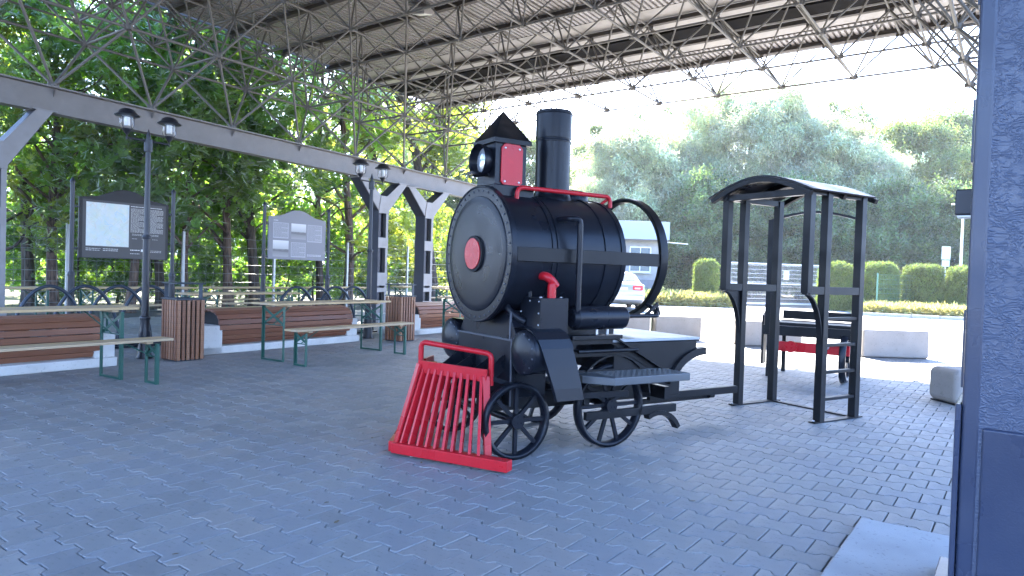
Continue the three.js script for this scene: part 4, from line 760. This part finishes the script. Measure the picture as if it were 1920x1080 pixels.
{ // trees beyond the yard
  const T = (l, u, d, o) => tree('tall_tree', l, null, (u - 960) / 1305 * d, -d, { geo: LF.ovalFar, mat: LM.far, c0: 1, r: .25, clumps: 60, sc: 1.1, dome: 2.6, blob: .26, ...o, n: Math.round((o.n ?? 2600) * 1.3) });
  const wl = (l, u, d, h, cr, n, o = {}) => tree('silver_willow', l, null, (u - 960) / 1305 * d, -d, { h, r: .4, cr, c0: 1.2, n, geo: LF.willow, mat: LM.willow, sc: 1.3, clumps: 110, blob: .19, dome: 3.2, ...o });
  wl('large silvery willow with a wide crown behind the cab', 1395, 57, 16.0, 9.6, 12500);
  wl('smaller silvery willow right of the chimney, behind the engine hoop', 1205, 54, 12.2, 6.6, 6200);
  T('low green tree behind the service building and the chimney', 1100, 60, { h: 10.4, cr: 5.4, n: 3600, mat: LM.darkFar });
  wl('willow with a dark hollow right of the cab roof', 1560, 53, 12.6, 6.2, 6000);
  T('sunlit pale green tree at the right, left of the small lamp box', 1700, 56, { h: 14, cr: 6.2, n: 3600 });
  T('round light green tree at the far right beside the blue column', 1770, 66, { h: 17.5, cr: 6.2, n: 3400 });
  T('green tree rising above the willow on its right', 1575, 72, { h: 19.5, cr: 6.6, n: 3200 });
  T('light green tree filling the dip between the two tall right trees', 1665, 74, { h: 17.6, cr: 6.4, n: 3000 });
  T('green tree beyond the blue column at the picture edge', 1880, 60, { h: 15.5, cr: 6, n: 2600 });
  T('yellow green tree just right of the chimney top', 1120, 66, { h: 15, cr: 5, n: 3600, mat: LM.far });
  T('slender poplar far behind right of the chimney', 1180, 88, { h: 21, cr: 2.6, c0: 3, n: 3200, clumps: 60, blob: .5, dome: 2, bare: 1 });
  T('second slender poplar, taller and right of the first', 1245, 90, { h: 22.5, cr: 2.7, c0: 3, n: 3400, clumps: 60, blob: .5, dome: 2 });
  T('pale tree between the lantern tower and the chimney', 985, 62, { h: 13, cr: 4.6, mat: LM.farYellow });
  T('pale tree left of the lantern tower behind the twin columns', 880, 55, { h: 12, cr: 4.6, mat: LM.farYellow });
  T('tall tree behind the columns, right of the leaning trunk', 800, 62, { h: 15, cr: 5, mat: LM.far });
  T('dark green tree behind the gate, seen through the cab', 1500, 47, { h: 7.5, cr: 4, c0: .5, mat: LM.darkFar, n: 2600 });
  T('dark green tree behind the hedge right of the cab', 1660, 46, { h: 7.2, cr: 4, c0: .5, mat: LM.darkFar, n: 2600 });
  T('dark green tree behind the hedge at the blue column', 1790, 45, { h: 7, cr: 4, c0: .5, mat: LM.darkFar, n: 2400 });
  T('dark green tree between the service building and the cab', 1310, 48, { h: 8, cr: 4, c0: .5, mat: LM.darkFar, n: 2400 });
  const far = tag(new THREE.Group(), 'far mass of woodland beyond the yard', 'woodland', null, 'stuff'); far.name = 'distant_wood'; far.name = numbered('distant_wood') === 'distant_wood' ? 'distant_wood_001' : 'distant_wood_001'; scene.add(far);
  foliage('foliage', far, LF.wood, LM.wood, 4200, () => { const d = rr(72, 100), u = rr(700, 2050); return V((u - 960) / 1305 * d, Math.pow(rnd(), 1.1) * 9, -d); }, 1.6, 'stuff');
}
{ // clipped hedge shrubs: flat tops
  const hs = [['single clipped hedge shrub left of the gate', 9.5, -33.2, .55, 2.15], ['leftmost shrub of the clipped hedge, partly behind the cab ladder', 14.95, -31.2, 0.76, 2.15], ['second clipped hedge shrub right of the cab', 16.55, -30.5, .79, 2.2], ['third clipped hedge shrub, brownish face', 18.2, -29.9, .82, 2.15], ['clipped hedge shrub next to the blue column', 19.8, -29.3, .82, 2.1], ['clipped hedge shrub beyond the blue column', 21.4, -28.6, .88, 2.1]];
  for (const [l, x, z, r, h] of hs) {
    const g = thing('clipped_shrub', l, 'hedge shrub', x, z - 1.0, rr(0, 360)); part('stem', loft([V(0, 0, 0), V(.02, .8, 0), V(0, 1.6, 0)], (t) => .06 * (1 - .6 * t), 7), M.bark, g); const brown = l.includes('brown');
    foliage('leaves', g, LF.thuja, LM.thuja, 2600, () => { const a = rnd() * 6.283, y = Math.pow(rnd(), .9), rim = Math.pow(rnd(), .35), top = y > .86 ? 1 - .42 * Math.pow((y - .86) / .14, 3) : 1, b = r * (1.0 - .08 * y) * top * rim; const p = V(Math.cos(a) * b, .08 + y * (h - .1), Math.sin(a) * b); p.w = brown && rnd() < .35 ? .6 : 1; return p; }, 1.15, 'stuff');
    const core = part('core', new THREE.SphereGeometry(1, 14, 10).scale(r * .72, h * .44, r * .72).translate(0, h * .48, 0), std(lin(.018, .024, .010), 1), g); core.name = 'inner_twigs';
  }
  const a = V(14.1, .04, -28.1), b = V(34, .04, -17.0), v = b.clone().sub(a), nrm = V(v.z, 0, -v.x).normalize(); if (nrm.z > 0) nrm.negate();
  const gr = tag(new THREE.Group(), 'tall dry yellow green grass along the verge by the hedge', 'grass', null, 'stuff'); gr.name = 'verge_grass'; scene.add(gr);
  foliage('grass', gr, LF.grass, LM.grass, 7000, () => { const p = a.clone().addScaledVector(v, rnd()).addScaledVector(nrm, .2 + Math.pow(rnd(), 1.3) * 3.6); p.y = .12 + rnd() * .15; return p; }, 1.0, 'stuff');
  const g2 = tag(new THREE.Group(), 'yellow grass patch between the engine and the single clipped shrub', 'grass', null, 'stuff'); g2.name = 'grass_patch'; scene.add(g2);
  foliage('grass', g2, LF.grass, LM.grass, 4200, () => V(rr(5.2, 10.0), .12 + rnd() * .2, rr(-36.5, -31.6)), 1.1, 'stuff');
}


renderer.render(scene, camera);
